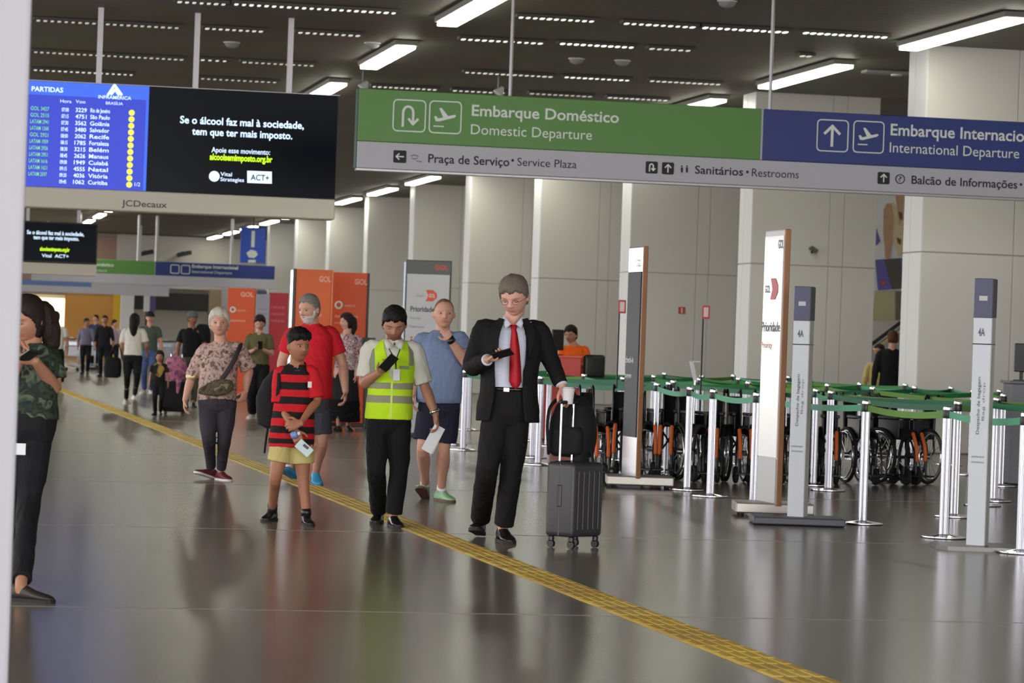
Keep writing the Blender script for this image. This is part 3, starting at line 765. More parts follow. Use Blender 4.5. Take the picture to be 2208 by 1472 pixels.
q = place(666, 921); root = empty('kiosk', (q.x, q.y, 0), YAW + .03, label='orange kiosk panel with chrome left edge behind the red-shirted man, left of the pair', cat='kiosk')
facebox(root, .54, 2.33, .12, .05, 'panel', mat('orange_print_bright', (222, 92, 14), .45)); facebox(root, .62, .05, .4, 0, 'base', M_dark)
facebox(root, .04, 2.33, .15, .05, 'frame', M_black, .004, x=-.291); facebox(root, .035, 2.31, .15, .05, 'chrome_edge', M_chrome, .004, x=-.33)
facebox(root, .02, 2.33, .13, .05, 'edge_trim', mat('peach_edge', (232, 140, 96), .5), .004, x=.281)
face_text(root, 'GOL', .08, 2.2, .18, .08, MATS['pale_peach_print'], -.062, .04)
MB().torus((-.14, -.063, 1.87), .05, .016, (0, 1, 0)).build('round_symbol', M_inkw, root, smooth=True); face_text(root, 'Autoatendimento', -.2, 1.68, .34, .045, MATS['pale_peach_print'], -.062, .02)
# far row of three
def far_totem(x0, x1, p, m, lab, cat='kiosk', dark_top=False, h=2.34):
    D = FPX / p; a = W(x0, 700, D); b = W(x1, 700, D); c = (a + b) / 2
    root = empty('kiosk', (c.x, c.y, 0), YAW, label=lab, cat=cat); w = (b - a).length
    facebox(root, w, h - .05, .12, .05, 'panel', m); facebox(root, w + .1, .05, .4, 0, 'base', M_dark)
    if dark_top: facebox(root, w * .7, .07, .2, h, 'top_cap', M_navy, x=-w * .1)
    return root, w
root, w = far_totem(489, 549, 101, M_orange, 'far orange kiosk panel above the white-haired woman\'s shoulder')
face_text(root, 'GOL', -.02, 2.16, .28, .09, MATS['pale_peach_print'], -.062, .04); MB().torus((-.17, -.063, 1.87), .05, .018, (0, 1, 0)).build('round_symbol', M_inkw, root, smooth=True)
face_text(root, 'Autoatendimento', -.26, 1.62, .36, .05, MATS['pale_peach_print'], -.062, .02); face_text(root, 'check-in', -.1, 1.84, .2, .05, MATS['pale_peach_print'], -.062, .01)
root, w = far_totem(551, 580, 99, mat('totem_bluegrey', (166, 168, 186), .4), 'pale grey totem between the far orange kiosk and the red one', dark_top=True, h=2.25)
for k in range(4): face_text(root, 'embarque', -.1, 1.9 - k * .1, .2, .03, M_greyi, -.062)
root, w = far_totem(578, 620, 97, M_kred, 'far crimson totem behind the red-shirted man\'s arm', h=2.3)
for k in range(3): face_text(root, 'CHECK-IN', -.16, 1.95 - k * .15, .3, .05, mat('pink_print', (214, 120, 132), .6), -.062, .02)
# white panel totem with dark header
D = FPX / 152; a = W(873, 640, D); b = W(972, 644, D); c = (a + b) / 2; w = (b - a).length
ztop = W(922, 561, D).z
root = empty('kiosk', (c.x, c.y, 0), YAW, label='grey poster totem with dark header and orange arrow logo behind the high-visibility man', cat='kiosk')
facebox(root, w, ztop - .02, .07, .02, 'frame', mat('totem_frame_dark', (36, 44, 40), .35), .012)
facebox(root, w - .05, ztop - .26, .01, .06, 'poster', M_kgrey, .002, y=-.041); facebox(root, .7, .03, .45, 0, 'base', M_dark)
facebox(root, .03, ztop - .05, .075, .02, 'side_profile', mat('totem_side_blue', (150, 158, 172), .3, metal=.4), .004, x=-w / 2 - .01)
face_text(root, 'GOL', .09, ztop - .13, .19, .07, mat('deep_orange_print', (206, 66, 30), .5), -.037, .03)
mb = MB(); mb.poly([(-.01, -.08), (.09, -.08), (.15, -.03), (.15, .03), (.09, .08), (-.01, .08), (.03, 0)], lambda u, v, t: Vector((u - .02, -.048 - t, ztop - .50 + v)), .004)
mb.build('arrow_logo', mat('arrow_orange', (216, 84, 52), .5), root)
face_text(root, 'GOL', .015, ztop - .525, .09, .05, M_inkw, -.054, .02); face_text(root, 'check', -.16, ztop - .52, .11, .03, M_greyi, -.048)
face_text(root, 'Prioridade', -.24, ztop - .73, .34, .07, mat('dark_grey_print', (84, 84, 92), .6), -.048, .03)
face_text(root, 'Priority', -.24, ztop - .84, .15, .03, M_greyi, -.048); face_text(root, 'Preferencial', -.24, ztop - .96, .2, .03, M_greyi, -.048)
for k in range(5):
    mb = MB(); x = -.21 + k * .075
    mb.cyl((x, -.047, ztop - 1.1), (x, -.05, ztop - 1.1), .014, n=10); mb.box((x, -.048, ztop - 1.17), (.035, .004, .09), bevel=.001)
    mb.build('person_symbol', [M_kred, M_greyi][k % 2], root)

def edge_totem(px, pybase, ptop, yaw, facew, label, kind, off=0.0):
    q = place(px, pybase); p = FPX / (q - Vector((0, 0, 0))).dot(FWD)
    h = W(px, ptop, FPX / p).z
    root = empty('totem', (q.x, q.y, 0), yaw, label=label, cat='totem')
    th = .036; O = Matrix.Rotation(YAW - yaw, 3, 'Z') @ Vector((off, 0, 0))
    fr = facebox(root, facew, h - .1, th, .1, 'board', M_white if kind == 'white' else M_steel, .014)
    MB().box((facew / 2 + .012, 0, .1 + (h - .1) / 2), (.03, th + .012, h - .1), bevel=.006).build('wood_edge', M_wood, root)
    if kind == 'white':
        facebox(root, facew - .05, h - .55, .008, .5, 'glossy_face', M_glw, .002, y=-th / 2 - .004)
        facebox(root, facew - .05, .38, .008, .11, 'lower_face', M_kgrey, .002, y=-th / 2 - .004)
        mb = MB(); mb.poly([(-.02, -.09), (.10, -.09), (.17, -.03), (.17, .03), (.10, .09), (-.02, .09), (.03, 0)], lambda u, v, t: Vector((u - .02, -th / 2 - .009 - t, h - .5 + v)), .004); mb.build('arrow_logo', mat('faded_red_print', (206, 92, 104), .5), root); face_text(root, 'GOL', -.2, h - .53, .14, .06, M_ing, -th / 2 - .01, .02)
        face_text(root, 'Prioridade', -.26, h - .86, .5, .08, M_ing, -th / 2 - .01, .02); face_text(root, 'GOL', .12, h - .16, .14, .07, M_ing, -th / 2 - .01, .02)
        face_text(root, 'Priority', -.26, h - 1.0, .3, .05, MATS['pale_peach_print'], -th / 2 - .01, .01)
    else:
        facebox(root, facew - .08, h - .75, .01, .5, 'dark_screen', M_gloss, .003, y=-th / 2 - .004)
        face_text(root, 'check-in', -.22, h - 1.15, .3, .06, M_inkw, -th / 2 - .012, .02); face_text(root, 'bagagem', -.22, h - 1.3, .24, .05, M_inkw, -th / 2 - .012, .02)
        face_text(root, 'GOL', .05, h - .2, .14, .07, M_ing, -th / 2 - .008, .02)
    # low metal plinth on little wheels, square to the viewer
    rz = Matrix.Rotation(YAW - yaw, 3, 'Z')
    MB().box(O + Vector((0, 0, .075)), (.66, .5, .09), rz, bevel=.012, seg=2).build('plinth', mat('plinth_metal', (150, 146, 140), .35, metal=.7), root)
    for sx in (-1, 1):
        for sy in (-1, 1):
            MB().cyl(O + rz @ Vector((sx * .27 - .015, sy * .18, .02)), O + rz @ Vector((sx * .27 + .015, sy * .18, .02)), .02, n=10).build('wheel', M_black, root)
    MB().box((0, -.0, .02), (.2, .2, .04), rz).build('underframe', M_dark, root)
    return root
edge_totem(1358, 1050, 531, YAW - R(77), .56, 'tall chrome-framed totem with dark glossy face and wooden edge, near the wheelchairs', 'dark', .09)
edge_totem(1655, 1112, 495, YAW - R(77), .55, 'tall glossy white totem with wooden edge behind the slim navy-topped post', 'white', .04)

def slim_totem(px, pyb, pytop, rz, w, t, hh, label, plate, pm, basew):
    q = place(px, pyb); D = q.dot(FWD); h = W(px, pytop, D).z
    root = empty('totem', (q.x, q.y, 0), rz, label=label, cat='totem')
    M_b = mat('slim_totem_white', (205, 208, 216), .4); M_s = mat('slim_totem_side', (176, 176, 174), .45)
    mb = MB().box((0, 0, (h - hh) / 2 + .02), (w, t, h - hh), bevel=.004); mb.build('column', M_b, root)
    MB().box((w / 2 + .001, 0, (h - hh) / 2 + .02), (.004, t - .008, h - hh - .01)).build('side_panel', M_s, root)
    MB().box((0, 0, h - hh / 2), (w + .006, t + .006, hh), bevel=.004).build('head', M_navy, root)
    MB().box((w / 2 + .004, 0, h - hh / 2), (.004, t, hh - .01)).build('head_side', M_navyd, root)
    y = -t / 2 - .004
    MB().box((0, y, h - hh * .5), (w * .45, .003, .035)).build('name_plate', M_kgrey, root)
    MB().box((0, 0, h - hh - .19), (w + .006, t + .006, .008)).build('groove', M_ink, root)
    face_text(root, '4A', -.03, h - hh - .13, .05, .055, mat('slate_print', (96, 98, 122), .6), y, .02)
    face_text(root, 'Despacho de bagagem', .0, h - hh - .85, .42, .022, MATS['slate_print'], y, .01, rot=True)
    face_text(root, 'Bag drop', .035, h - hh - .75, .28, .018, M_greyi, y, .0, rot=True)
    face_text(root, 'embarque', -w * .36, h - hh - 1.02, w * .7, .016, M_greyi, y, .01); face_text(root, 'doméstico', -w * .36, h - hh - 1.06, w * .7, .016, M_greyi, y, .01)
    rb = Matrix.Rotation(YAW - rz, 3, 'Z')
    if plate == 'box': MB().box((0, 0, .035), (basew, .5, .06), rb, bevel=.01, seg=2).build('base', pm, root)
    else:
        mb = MB(); n = 8; pts = [((basew / 2) * x, .3 * yy) for x, yy in ((-1, -.5), (-.8, -1), (.8, -1), (1, -.5), (1, .5), (.8, 1), (-.8, 1), (-1, .5))]
        mb.poly(pts, lambda u, v, t_: rb @ Vector((u, v, t_)), .03); mb.build('base', pm, root)
    return root
slim_totem(1718, 1130, 617, YAW - R(22), .135, .12, .28, 'slim white totem post with navy head on a dark box base', 'box', mat('base_slate', (52, 52, 66), .45), .74)
slim_totem(2106, 1183, 600, YAW - R(22), .135, .12, .29, 'slim white totem post with navy head at the far right, on a grey plate', 'oct', mat('base_plate_grey', (96, 94, 92), .35, metal=.4), .64)

# ================================================================== QUEUE BARRIER POSTS
M_bg = [mat('belt_deep_green', (22, 112, 76), .6), mat('belt_leaf_green', (98, 150, 52), .6), mat('belt_sea_green', (92, 176, 138), .6), mat('belt_mid_green', (38, 132, 62), .6)]
M_post = mat('ribbed_aluminium', (188, 188, 198), .27, metal=.9, var=.02)
def post_proto(name):
    r = empty(name)
    MB().lathe([(.172, .0), (.174, .006), (.172, .016), (.05, .03), (.038, .034)], n=32).build('base', M_chrome, r, smooth=True, sharp=30)
    MB().lathe([(.176, .0), (.176, .008)], n=32).build('base_ring', M_black, r)
    n = 36; rs = []
    for z in (.03, .93):
        rs.append([Vector(((.0335 + (.0025 if i % 3 else -.0025)) * math.cos(2 * math.pi * i / n), (.0335 + (.0025 if i % 3 else -.0025)) * math.sin(2 * math.pi * i / n), z)) for i in range(n)])
    MB().rings(rs).build('post', M_post, r, smooth=True, sharp=50)
    MB().lathe([(.037, .925), (.039, .93), (.039, .985), (.037, .99)], n=20).build('belt_head', M_black, r, smooth=True, sharp=40)
    MB().lathe([(.036, .985), (.037, .99), (.034, 1.012), (.02, 1.018)], n=20).build('cap', M_chrome, r, smooth=True, sharp=40)
    return r
PROTO = post_proto('barrier_post')
POSTS = []
def stanchion(x, y, label=None, group=None):
    r = copy_tree(PROTO, (x, y, 0), random.uniform(0, 6), label, group); r['category'] = 'barrier post'
    r.name = 'barrier_post'; POSTS.append(r); return r
def belt(a, b, ci=None, z=.957, sag=.03):
    """ribbon from post a to post b; it is pulled out of a's head, so it is a's part"""
    p = Vector((a.location.x, a.location.y, 0)); q = Vector((b.location.x, b.location.y, 0)); d = q - p; L = d.length; u = d / L
    rz = Matrix.Rotation(-a.rotation_euler.z, 3, 'Z'); n = Vector((-u.y, u.x, 0)); mb = MB(); rs = []
    N = 8
    for k in range(N + 1):
        t = k / N; c = u * (.036 + (L - .072) * t); zz = z - sag * 4 * t * (1 - t)
        rs.append([rz @ (c + n * s + UP * (zz + h)) for s, h in ((-.002, -.026), (.002, -.026), (.002, .026), (-.002, .026))])
    mb.rings(rs); mb.build('belt', M_bg[random.randrange(4) if ci is None else ci], a)
front = {}
FL = [('A', 1410, 1034, 'barrier post just right of the dark-faced totem, its foot hidden by the plinth'),
      ('B', 1436, 1026, 'second barrier post right of the dark-faced totem, slightly farther back'),
      ('C', 1481, 1060, 'barrier post with chrome disc base, third to the right of the dark-faced totem'),
      ('D', 1531, 1074, 'barrier post with chrome disc base standing midway between the two tall totems'),
      ('E', 1624, 1092, 'barrier post close to the left side of the glossy white totem'),
      ('F', 1753, 1050, 'barrier post just right of the slim navy-topped totem, the farther of two'),
      ('G', 1785, 1061, 'barrier post with disc base right of the slim navy-topped totem, the nearer of two'),
      ('H', 1859, 1133, 'large barrier post standing alone beside the dark box base of the slim totem'),
      ('I', 2034, 1163, 'large barrier post whose disc base overlaps the far right totem\'s grey plate'),
      ('J', 2057, 1118, 'barrier post close behind the large one left of the far right totem'),
      ('K', 2142, 1084, 'barrier post right of the far right totem with dark disc base'),
      ('L', 2201, 1196, 'barrier post cut by the picture\'s right edge'),
      ('M', 2157, 1052, 'barrier post farther back right of the far right totem'),
      ('O', 1160, 1006, 'barrier post between the suited man and his suitcase'),
      ('Q', 998, 974, 'barrier post seen between the blue T-shirt man and the suited man'),
      ('S', 1148, 990, 'barrier post half hidden by the suited man\'s right side')]
for nm, px, py, lab in FL:
    q = G(px, py - 3); front[nm] = stanchion(q.x, q.y, lab)
for a, b, c in (('A', 'C', 2), ('B', 'A', 0), ('C', 'D', 2), ('D', 'E', 2), ('E', 'H', 2), ('H', 'I', 1), ('I', 'L', 2), ('F', 'G', 2), ('G', 'J', 0), ('J', 'K', 1), ('K', 'M', 0), ('S', 'O', 0), ('O', 'A', 0), ('Q', 'S', 0)):
    belt(front[a], front[b], c)
random.seed(11)
gl = 'chrome-capped barrier post with green belt in the crowded queue lanes'
lanes = [(7.15, [39.4, 41.4, 43.4, 45.4]), (8.6, [33.9, 35.8, 37.8, 39.8, 41.8, 43.8, 45.8]), (9.9, [27.0, 33.5, 35.4, 37.3, 39.3, 41.3, 43.3, 45.3]),
         (11.1, [25.2, 27.2, 33.6, 35.6, 37.6, 39.6, 41.6, 43.6]), (12.3, [28, 34, 36, 38, 40.0, 42.2, 44.2]), (13.3, [33.5, 35.4, 37.2, 39.2, 45])]
prev = None
for X, ys in lanes:
    row = []
    for j, y in enumerate(ys): row.append(stanchion(X + random.uniform(-.12, .12), y + random.uniform(-.15, .15), '%s chrome-capped barrier post from the camera in the %s queue lane behind the wheelchairs' % (ORD[j], ORD[lanes.index((X, ys))]), 'barrier posts crowded in the queue lanes'))
    for a, b in zip(row, row[1:]): belt(a, b)
    if prev:
        belt(row[-1], prev[-1], random.choice((0, 3, 1)))
        for rw in row[::2]: belt(rw, min(prev, key=lambda o: (o.location - rw.location).length), random.choice((0, 0, 3, 1)))
        near = min(prev, key=lambda o: (o.location - row[len(row) // 2].location).length); belt(row[len(row) // 2], near, random.choice((0, 3)))
        near = min(prev, key=lambda o: (o.location - row[1].location).length); belt(row[1], near, random.choice((0, 0, 3)))
    prev = row
for a, b in ((POSTS[15], POSTS[16]),): belt(a, b, 3)
for c in list(PROTO.children): bpy.data.objects.remove(c)
bpy.data.objects.remove(PROTO)

q = G(1492, 1006); root = empty('notice_stand', (q.x, q.y, 0), YAW, label='small tilted white notice holder rising among the green belts', cat='sign')
MB().lathe([(.15, 0), (.15, .012), (.02, .02)], n=20).build('base', M_chrome, root); MB().cyl((0, 0, .01), (0, 0, 1.02), .012, n=10).build('pole', M_steel, root)
MB().box((-.02, 0, 1.12), (.05, .02, .26), Matrix.Rotation(R(-14), 3, 'Y'), bevel=.004).build('holder', M_white, root); MB().box((.0, -.0, 1.24), (.13, .02, .02), bevel=.004).build('top_frame', M_white, root)
# thin poles with little red framed notices
for px, pyt, p, lab in ((1507, 657, 192, 'small red-framed notice on a thin black pole, right of the dark-faced totem'), (1326, 645, 192, 'small red-framed notice on a thin black pole, left of the dark-faced totem')):
    D = FPX / p; t = W(px, pyt, D); w = W(px + 4, 824, D)
    root = empty('notice_stand', (w.x, w.y, 0), YAW, label=lab, cat='sign')
    MB().lathe([(.14, 0), (.14, .01), (.02, .02)], n=20).build('base', M_black, root); MB().cyl((0, 0, .01), (-.0, 0, t.z - .1), .010, n=8).build('pole', M_dark, root)
    MB().box((0.03, -.015, t.z - .08), (.085, .012, .15), bevel=.003).build('frame', M_kred, root); MB().box((.03, -.024, t.z - .08), (.052, .006, .108)).build('notice', mat('notice_pink', (232, 200, 200), .5), root)
q = onY(1470, 669, 50.45 + 8.8)
q = onY(1470, 669, tops[3] - .01)
root = empty('fire_sign', (q.x, q.y, q.z), label='small square orange and red fire point sign on the grey wall between the totems', cat='sign')
MB().box((0, 0, 0), (.14, .012, .14), bevel=.002).build('plate', mat('fire_sign_orange', (198, 70, 40), .5), root); MB().box((0, -.009, 0), (.03, .006, .1)).build('symbol', M_inkw, root)

# ================================================================== WHEELCHAIRS
M_tyre = mat('tyre_black', (26, 26, 28), .7); M_frame = mat('black_frame', (30, 30, 33), .35, metal=.3); M_seat = fabric('black_nylon', (28, 28, 32)); M_or = mat('orange_strap', (222, 104, 34), .6)
def wheelchair_proto():
    r = empty('wheelchair'); hw = .07
    for s in (-1, 1):
        x = s * (hw + .028)
        w = MB().torus((x, .08, .305), .285, .02, (1, 0, 0), n=40, k=8).build('wheel', M_tyre, r, smooth=True)
        MB().torus((x + s * .026, .08, .305), .25, .009, (1, 0, 0), n=36, k=6).build('push_rim', M_chrome, w, smooth=True)
        mb = MB().torus((x, .08, .305), .265, .008, (1, 0, 0), n=36, k=6)
        for k in range(14):
            a = 2 * math.pi * k / 14; mb.cyl((x, .08, .305), (x, .08 + .265 * math.cos(a), .305 + .265 * math.sin(a)), .0025, n=4)
        mb.cyl((x - .03, .08, .305), (x + .03, .08, .305), .03, n=12); mb.build('spokes', M_steel, w)
        MB().torus((s * hw, -.36, .095), .07, .024, (1, 0, 0), n=20, k=8).cyl((s * hw - .02, -.36, .095), (s * hw + .02, -.36, .095), .05, n=14).build('caster', M_tyre, r, smooth=True, sharp=40)
        MB().tube([(s * hw, -.36, .2), (s * hw, -.34, .32)], .014, n=8, sub=1).box((s * hw - .035, -.36, .15), (.008, .03, .12)).box((s * hw + .035, -.36, .15), (.008, .03, .12)).build('caster_fork', M_frame, r)
        MB().tube([(s * hw, -.34, .30), (s * hw, .2, .32), (s * hw, .22, .5), (s * hw, .26, .93), (s * hw, .36, .95)], .013, n=8, sub=3).tube([(s * hw, -.40, .50), (s * hw, .22, .5)], .013, n=8, sub=1).tube([(s * hw, -.34, .30), (s * hw, -.40, .5), (s * hw, -.5, .3), (s * hw, -.52, .12)], .012, n=8, sub=3).build('side_frame', M_frame, r, smooth=True)
        MB().tube([(s * hw, .30, .945), (s * hw, .40, .95)], .02, n=10, sub=1).build('push_handle', M_black, r, smooth=True)
        MB().box((s * (hw + .01), -.06, .72), (.04, .32, .035), bevel=.012, seg=2).build('armrest', M_black, r)
        MB().box((s * (hw + .005), -.06, .6), (.012, .34, .2), bevel=.004).build('side_guard', M_frame, r)
        MB().box((s * (hw - .02), -.56, .11), (.08, .16, .02), bevel=.006).build('footplate', M_black, r)
        MB().tube([(s * (hw - .01), -.44, .56), (s * (hw - .01), -.5, .42), (s * (hw - .01), -.515, .28)], .02, n=8, sub=3).build('leg_strap', M_or, r, smooth=True)
    MB().tube([(-hw, .1, .3), (hw, .1, .5)], .011, n=8, sub=1).tube([(hw, .08, .3), (-hw, .08, .5)], .011, n=8, sub=1).build('cross_brace', M_frame, r)
    mb = MB(); rs = []
    for k in range(7):
        x = -hw + 2 * hw * k / 6; dz = .08 * (1 - (x / hw) ** 2)
        rs.append([Vector((x, y, z - (-dz))) for y, z in ((-.4, .5), (.2, .5), (.2, .525), (-.4, .525))])
    mb.rings(rs); mb.build('seat', M_seat, r)
    mb = MB(); rs = []
    for k in range(7):
        x = -hw + 2 * hw * k / 6; dy = .07 * (1 - (x / hw) ** 2)
        rs.append([Vector((x, y + dy, z)) for y, z in ((.21, .54), (.255, .9), (.275, .9), (.23, .54))])
    mb.rings(rs); mb.build('backrest', M_seat, r)
    return r
WP = wheelchair_proto()
WC = [(1288, 1040, 12), (1340, 1030, -10), (1397, 1032, 8), (1455, 1034, -6), (1505, 1040, 14), (1556, 1042, -8), (1606, 1043, 6), (1655, 1043, -5), (1704, 1044, 8), (1752, 1045, -8), (1806, 1046, -4), (1868, 1046, 16), (1938, 1046, 34), (1998, 1047, -38)]
labs = ['folded black wheelchair behind the backpack, leftmost of the row', 'folded black wheelchair just left of the dark-faced totem', 'folded black wheelchair right behind the dark-faced totem\'s wooden edge',
        'black wheelchair with orange strap between the second and third posts right of the dark-faced totem', 'black wheelchair with orange strap left of the post midway between the tall totems', 'black wheelchair just right of the post midway between the tall totems',
        'black wheelchair with twin orange straps left of the glossy white totem', 'black wheelchair hidden mostly behind the glossy white totem', 'black wheelchair mostly behind the slim navy-topped totem', 'black wheelchair behind the two posts right of the slim totem',
        'black wheelchair with orange strap left of the large lone post', 'black wheelchair right behind the large lone barrier post', 'black wheelchair turned so its large spoked wheel shows, right of the lone post', 'black wheelchair turned the other way, rightmost of the row']
for (px, py, yw), lab in zip(WC, labs):
    q = G(px, py); q = q + Vector((0, .35, 0))
    o = copy_tree(WP, (q.x, q.y, 0), YAW + R(yw), lab, 'folded wheelchairs parked in a row'); o['category'] = 'wheelchair'
    st = [c_ for c_ in o.children if c_.name.startswith('leg_strap')]
    if WC.index((px, py, yw)) % 3: bpy.data.objects.remove(st[0])
    if WC.index((px, py, yw)) in (7, 11, 13): bpy.data.objects.remove(st[1])
def rm(o):
    for c in list(o.children): rm(c)
    bpy.data.objects.remove(o)
rm(WP)

# ================================================================== COUNTERS AND THE BAY BEHIND
D = FPX / 150; a = W(1188, 790, D); b = W(1252, 790, D); c = (a + b) / 2
root = empty('counter', (c.x, c.y, 0), YAW, label='small red check-in desk in front of the worker in orange', cat='desk')
zt = W(1220, 767, D).z
MB().box((0, 0, zt / 2), ((b - a).length, .5, zt - .03), bevel=.01).build('body', mat('desk_red', (196, 62, 44), .45), root); MB().box((0, 0, zt - .01), ((b - a).length + .04, .56, .03), bevel=.006).build('top', mat('desk_top_red', (210, 80, 60), .4), root)
q = W(1201, 770, D + .1); root = empty('monitor', (q.x, q.y, zt + .005), YAW + .5, label='black monitor on the red desk beside the suited man\'s sleeve', cat='monitor')
MB().box((0, 0, .22), (.2, .04, .3), bevel=.012).build('screen', M_black, root); MB().box((0, .03, .06), (.04, .02, .12)).build('stand', M_dark, root); MB().box((0, .03, .006), (.16, .12, .012)).build('foot', M_dark, root)
D = FPX / 150; a = W(1276, 800, D); root = empty('office_chair', (a.x, a.y, 0), YAW + .3, label='black office chair back behind the belts, right of the worker in orange', cat='chair')
zc = W(1276, 766, D).z
MB().box((.03, 0, zc - .16), (.32, .07, .34), bevel=.05, seg=3).build('backrest', M_black, root, smooth=True); MB().box((-.1, -.2, zc - .42), (.46, .44, .08), bevel=.03, seg=2).build('seat', M_black, root)
MB().cyl((-.05, -.15, .1), (-.05, -.15, zc - .44), .03).build('stem', M_dark, root); MB().box((-.05, -.15, .08), (.5, .06, .05)).box((-.05, -.15, .08), (.06, .5, .05)).build('base', M_dark, root)
MB().box((.0, .05, zc - .42), (.05, .03, .3)).build('back_bracket', M_dark, root)
for k, (sx, sy) in enumerate(((-.3, -.15), (.2, -.15), (-.05, -.4), (-.05, .1))): MB().cyl((sx - .02, sy, .03), (sx + .02, sy, .03), .03, n=10).build('caster', M_black, root)
# desk at the picture's right edge
D = FPX / 193; a = W(2178, 1045, D); root = empty('counter', (a.x + .6, a.y + .1, 0), YAW, label='grey speckled service counter at the right edge behind the belts', cat='desk')
M_ctr = mat('counter_grey', (112, 114, 122), .5, var=.2, vscale=30)
zt = W(2190, 821, D).z
MB().box((0, 0, zt / 2 - .01), (1.2, .6, zt - .04), bevel=.01).build('body', M_ctr, root); MB().box((0, 0, zt - .015), (1.26, .66, .03), bevel=.006).build('top', M_ctr, root)
q = W(2212, 800, D); root = empty('monitor', (q.x, q.y + .15, zt + .002), YAW - .3, label='dark monitor standing on the grey counter at the right edge', cat='monitor')
MB().box((0, 0, .26), (.16, .04, .32), bevel=.01).build('screen', M_navyd, root); MB().box((0, .03, .06), (.04, .02, .12)).build('stand', M_dark, root); MB().box((0, .03, .006), (.16, .12, .012)).build('foot', M_dark, root)
# slim red and white stand behind the suited man's right side
D = FPX / 150; a = W(1180, 850, D); root = empty('kiosk', (a.x, a.y, 0), YAW, label='narrow red and white stand glimpsed right of the suited man\'s jacket', cat='kiosk')
MB().box((0, 0, .48), (.08, .06, .9), bevel=.01).build('panel', M_kred, root); MB().box((-.07, 0, .48), (.05, .07, .92), bevel=.01).build('side', M_white, root); MB().box((.07, 0, .48), (.05, .07, .92), bevel=.01).build('side', M_white, root); MB().box((0, 0, .015), (.3, .3, .03)).build('base', M_dark, root)
# open monitor stand far behind the high-visibility man
D = FPX / 146; a = W(795, 735, D); root = empty('monitor', (a.x, a.y, 0), YAW, label='small dark screen on a pole left of the high-visibility man\'s head', cat='monitor')
MB().box((0, 0, a.z - .02), (.2, .05, .14), bevel=.01).build('screen', M_black, root); MB().cyl((0, .03, 0), (0, .03, a.z), .02, n=8).build('pole', M_dark, root); MB().box((0, 0, .015), (.3, .3, .03)).build('base', M_dark, root)

# mural, screen and escalator seen through the gap between two blocks
MY = tops[2] + 4.2 - .14
def mp(px, py, o=0): q = onY(px, py, MY); return Vector((q.x, MY - o, q.z))
c0 = mp(1915, 520); root = empty('mural', (c0.x, MY, c0.z), label='tall painted poster with golden-brown streaks in the gap between the wall blocks', cat='poster')
def mpoly(pts, m, name, o, parent=None):
    mb = MB(); mb.poly([(mp(x, y).x - c0.x, mp(x, y).z - c0.z) for x, y in pts], lambda u, v, t: Vector((u, -o - t, v)), .006); return mb.build(name, m, parent or root)
mpoly([(1882, 400), (1962, 400), (1962, 626), (1882, 626)], mat('mural_white', (240, 242, 246), .5), 'sheet', 0)
M_tan = mat('mural_tan', (204, 164, 134), .6, var=.3, vscale=6); M_cr = mat('mural_cream', (232, 214, 176), .6, var=.12, vscale=5); M_br = mat('mural_brown', (128, 88, 62), .6)
mpoly([(1912, 440), (1926, 436), (1950, 470), (1952, 545), (1936, 555), (1920, 500)], M_cr, 'painted_shape', .008)
mpoly([(1905, 452), (1912, 438), (1922, 440), (1926, 470), (1924, 520), (1918, 560), (1908, 556), (1904, 500)], M_tan, 'painted_shape', .016)
mpoly([(1930, 418), (1948, 418), (1946, 470), (1938, 486), (1934, 450)], M_tan, 'painted_shape', .018)
mpoly([(1936, 455), (1945, 460), (1944, 475), (1938, 470)], M_br, 'painted_shape', .028); mpoly([(1933, 512), (1943, 517), (1941, 528), (1935, 524)], M_br, 'painted_shape', .018)
mpoly([(1887, 485), (1898, 520), (1888, 530)], mat('mural_violet', (112, 106, 186), .6), 'painted_shape', .008)
root = empty('wall_screen', c0, label='slanted violet panel below the golden-brown poster in the gap', cat='sign')
mpoly([(1886, 560), (1944, 556), (1944, 622), (1892, 626)], MATS['mural_violet'], 'panel', .03); mpoly([(1905, 560), (1938, 557), (1944, 600), (1944, 622), (1922, 624)], mat('mural_olive', (92, 92, 84), .6), 'dark_inset', .04)
mpoly([(1900, 606), (1908, 605), (1908, 613), (1900, 614)], MATS['arrow_orange'], 'emblem', .04)
root = empty('wall_box', c0, label='pale yellow wall box under the violet panel in the gap', cat='cabinet')
mpoly([(1886, 628), (1928, 628), (1928, 690), (1880, 692)], mat('box_yellowish', (198, 192, 150), .6), 'body', .02); mpoly([(1930, 628), (1946, 628), (1946, 690), (1930, 690)], mat('box_olive', (116, 112, 96), .6), 'side', .02)
# escalator: inclined balustrade with handrail, standing in the bay
ex = mp(1885, 735); e2 = mp(1960, 680); EYv = MY - 1.2
def ep(px, py, dy=0): q = onY(px, py, EYv + dy); return q
e0 = ep(1880, 742); e1 = ep(1975, 670)
root = empty('escalator', (e0.x, EYv, 0), label='escalator with black handrail rising to the right in the gap behind the suited figure', cat='escalator')
d = (e1 - e0); bx = Vector((e0.x, EYv, 0))
MB().tube([e0 - bx, e1 - bx], .035, n=10, sub=1).build('handrail', M_black, root)
mb = MB(); mb.poly([(0, e0.z - .08), (d.x, e1.z - .08), (d.x, .0), (0, .0)], lambda u, v, t: Vector((u, .02 + t, v)), .04); mb.build('balustrade', mat('escalator_steel', (150, 152, 156), .3, metal=.6), root)
g0 = ep(1885, 752); g1 = ep(1975, 690); MB().tube([g0 - bx + Vector((0, -.03, 0)), g1 - bx + Vector((0, -.03, 0))], .03, n=8, sub=1).build('bright_trim', mat('warm_trim', (226, 214, 160), .3, metal=.4), root)
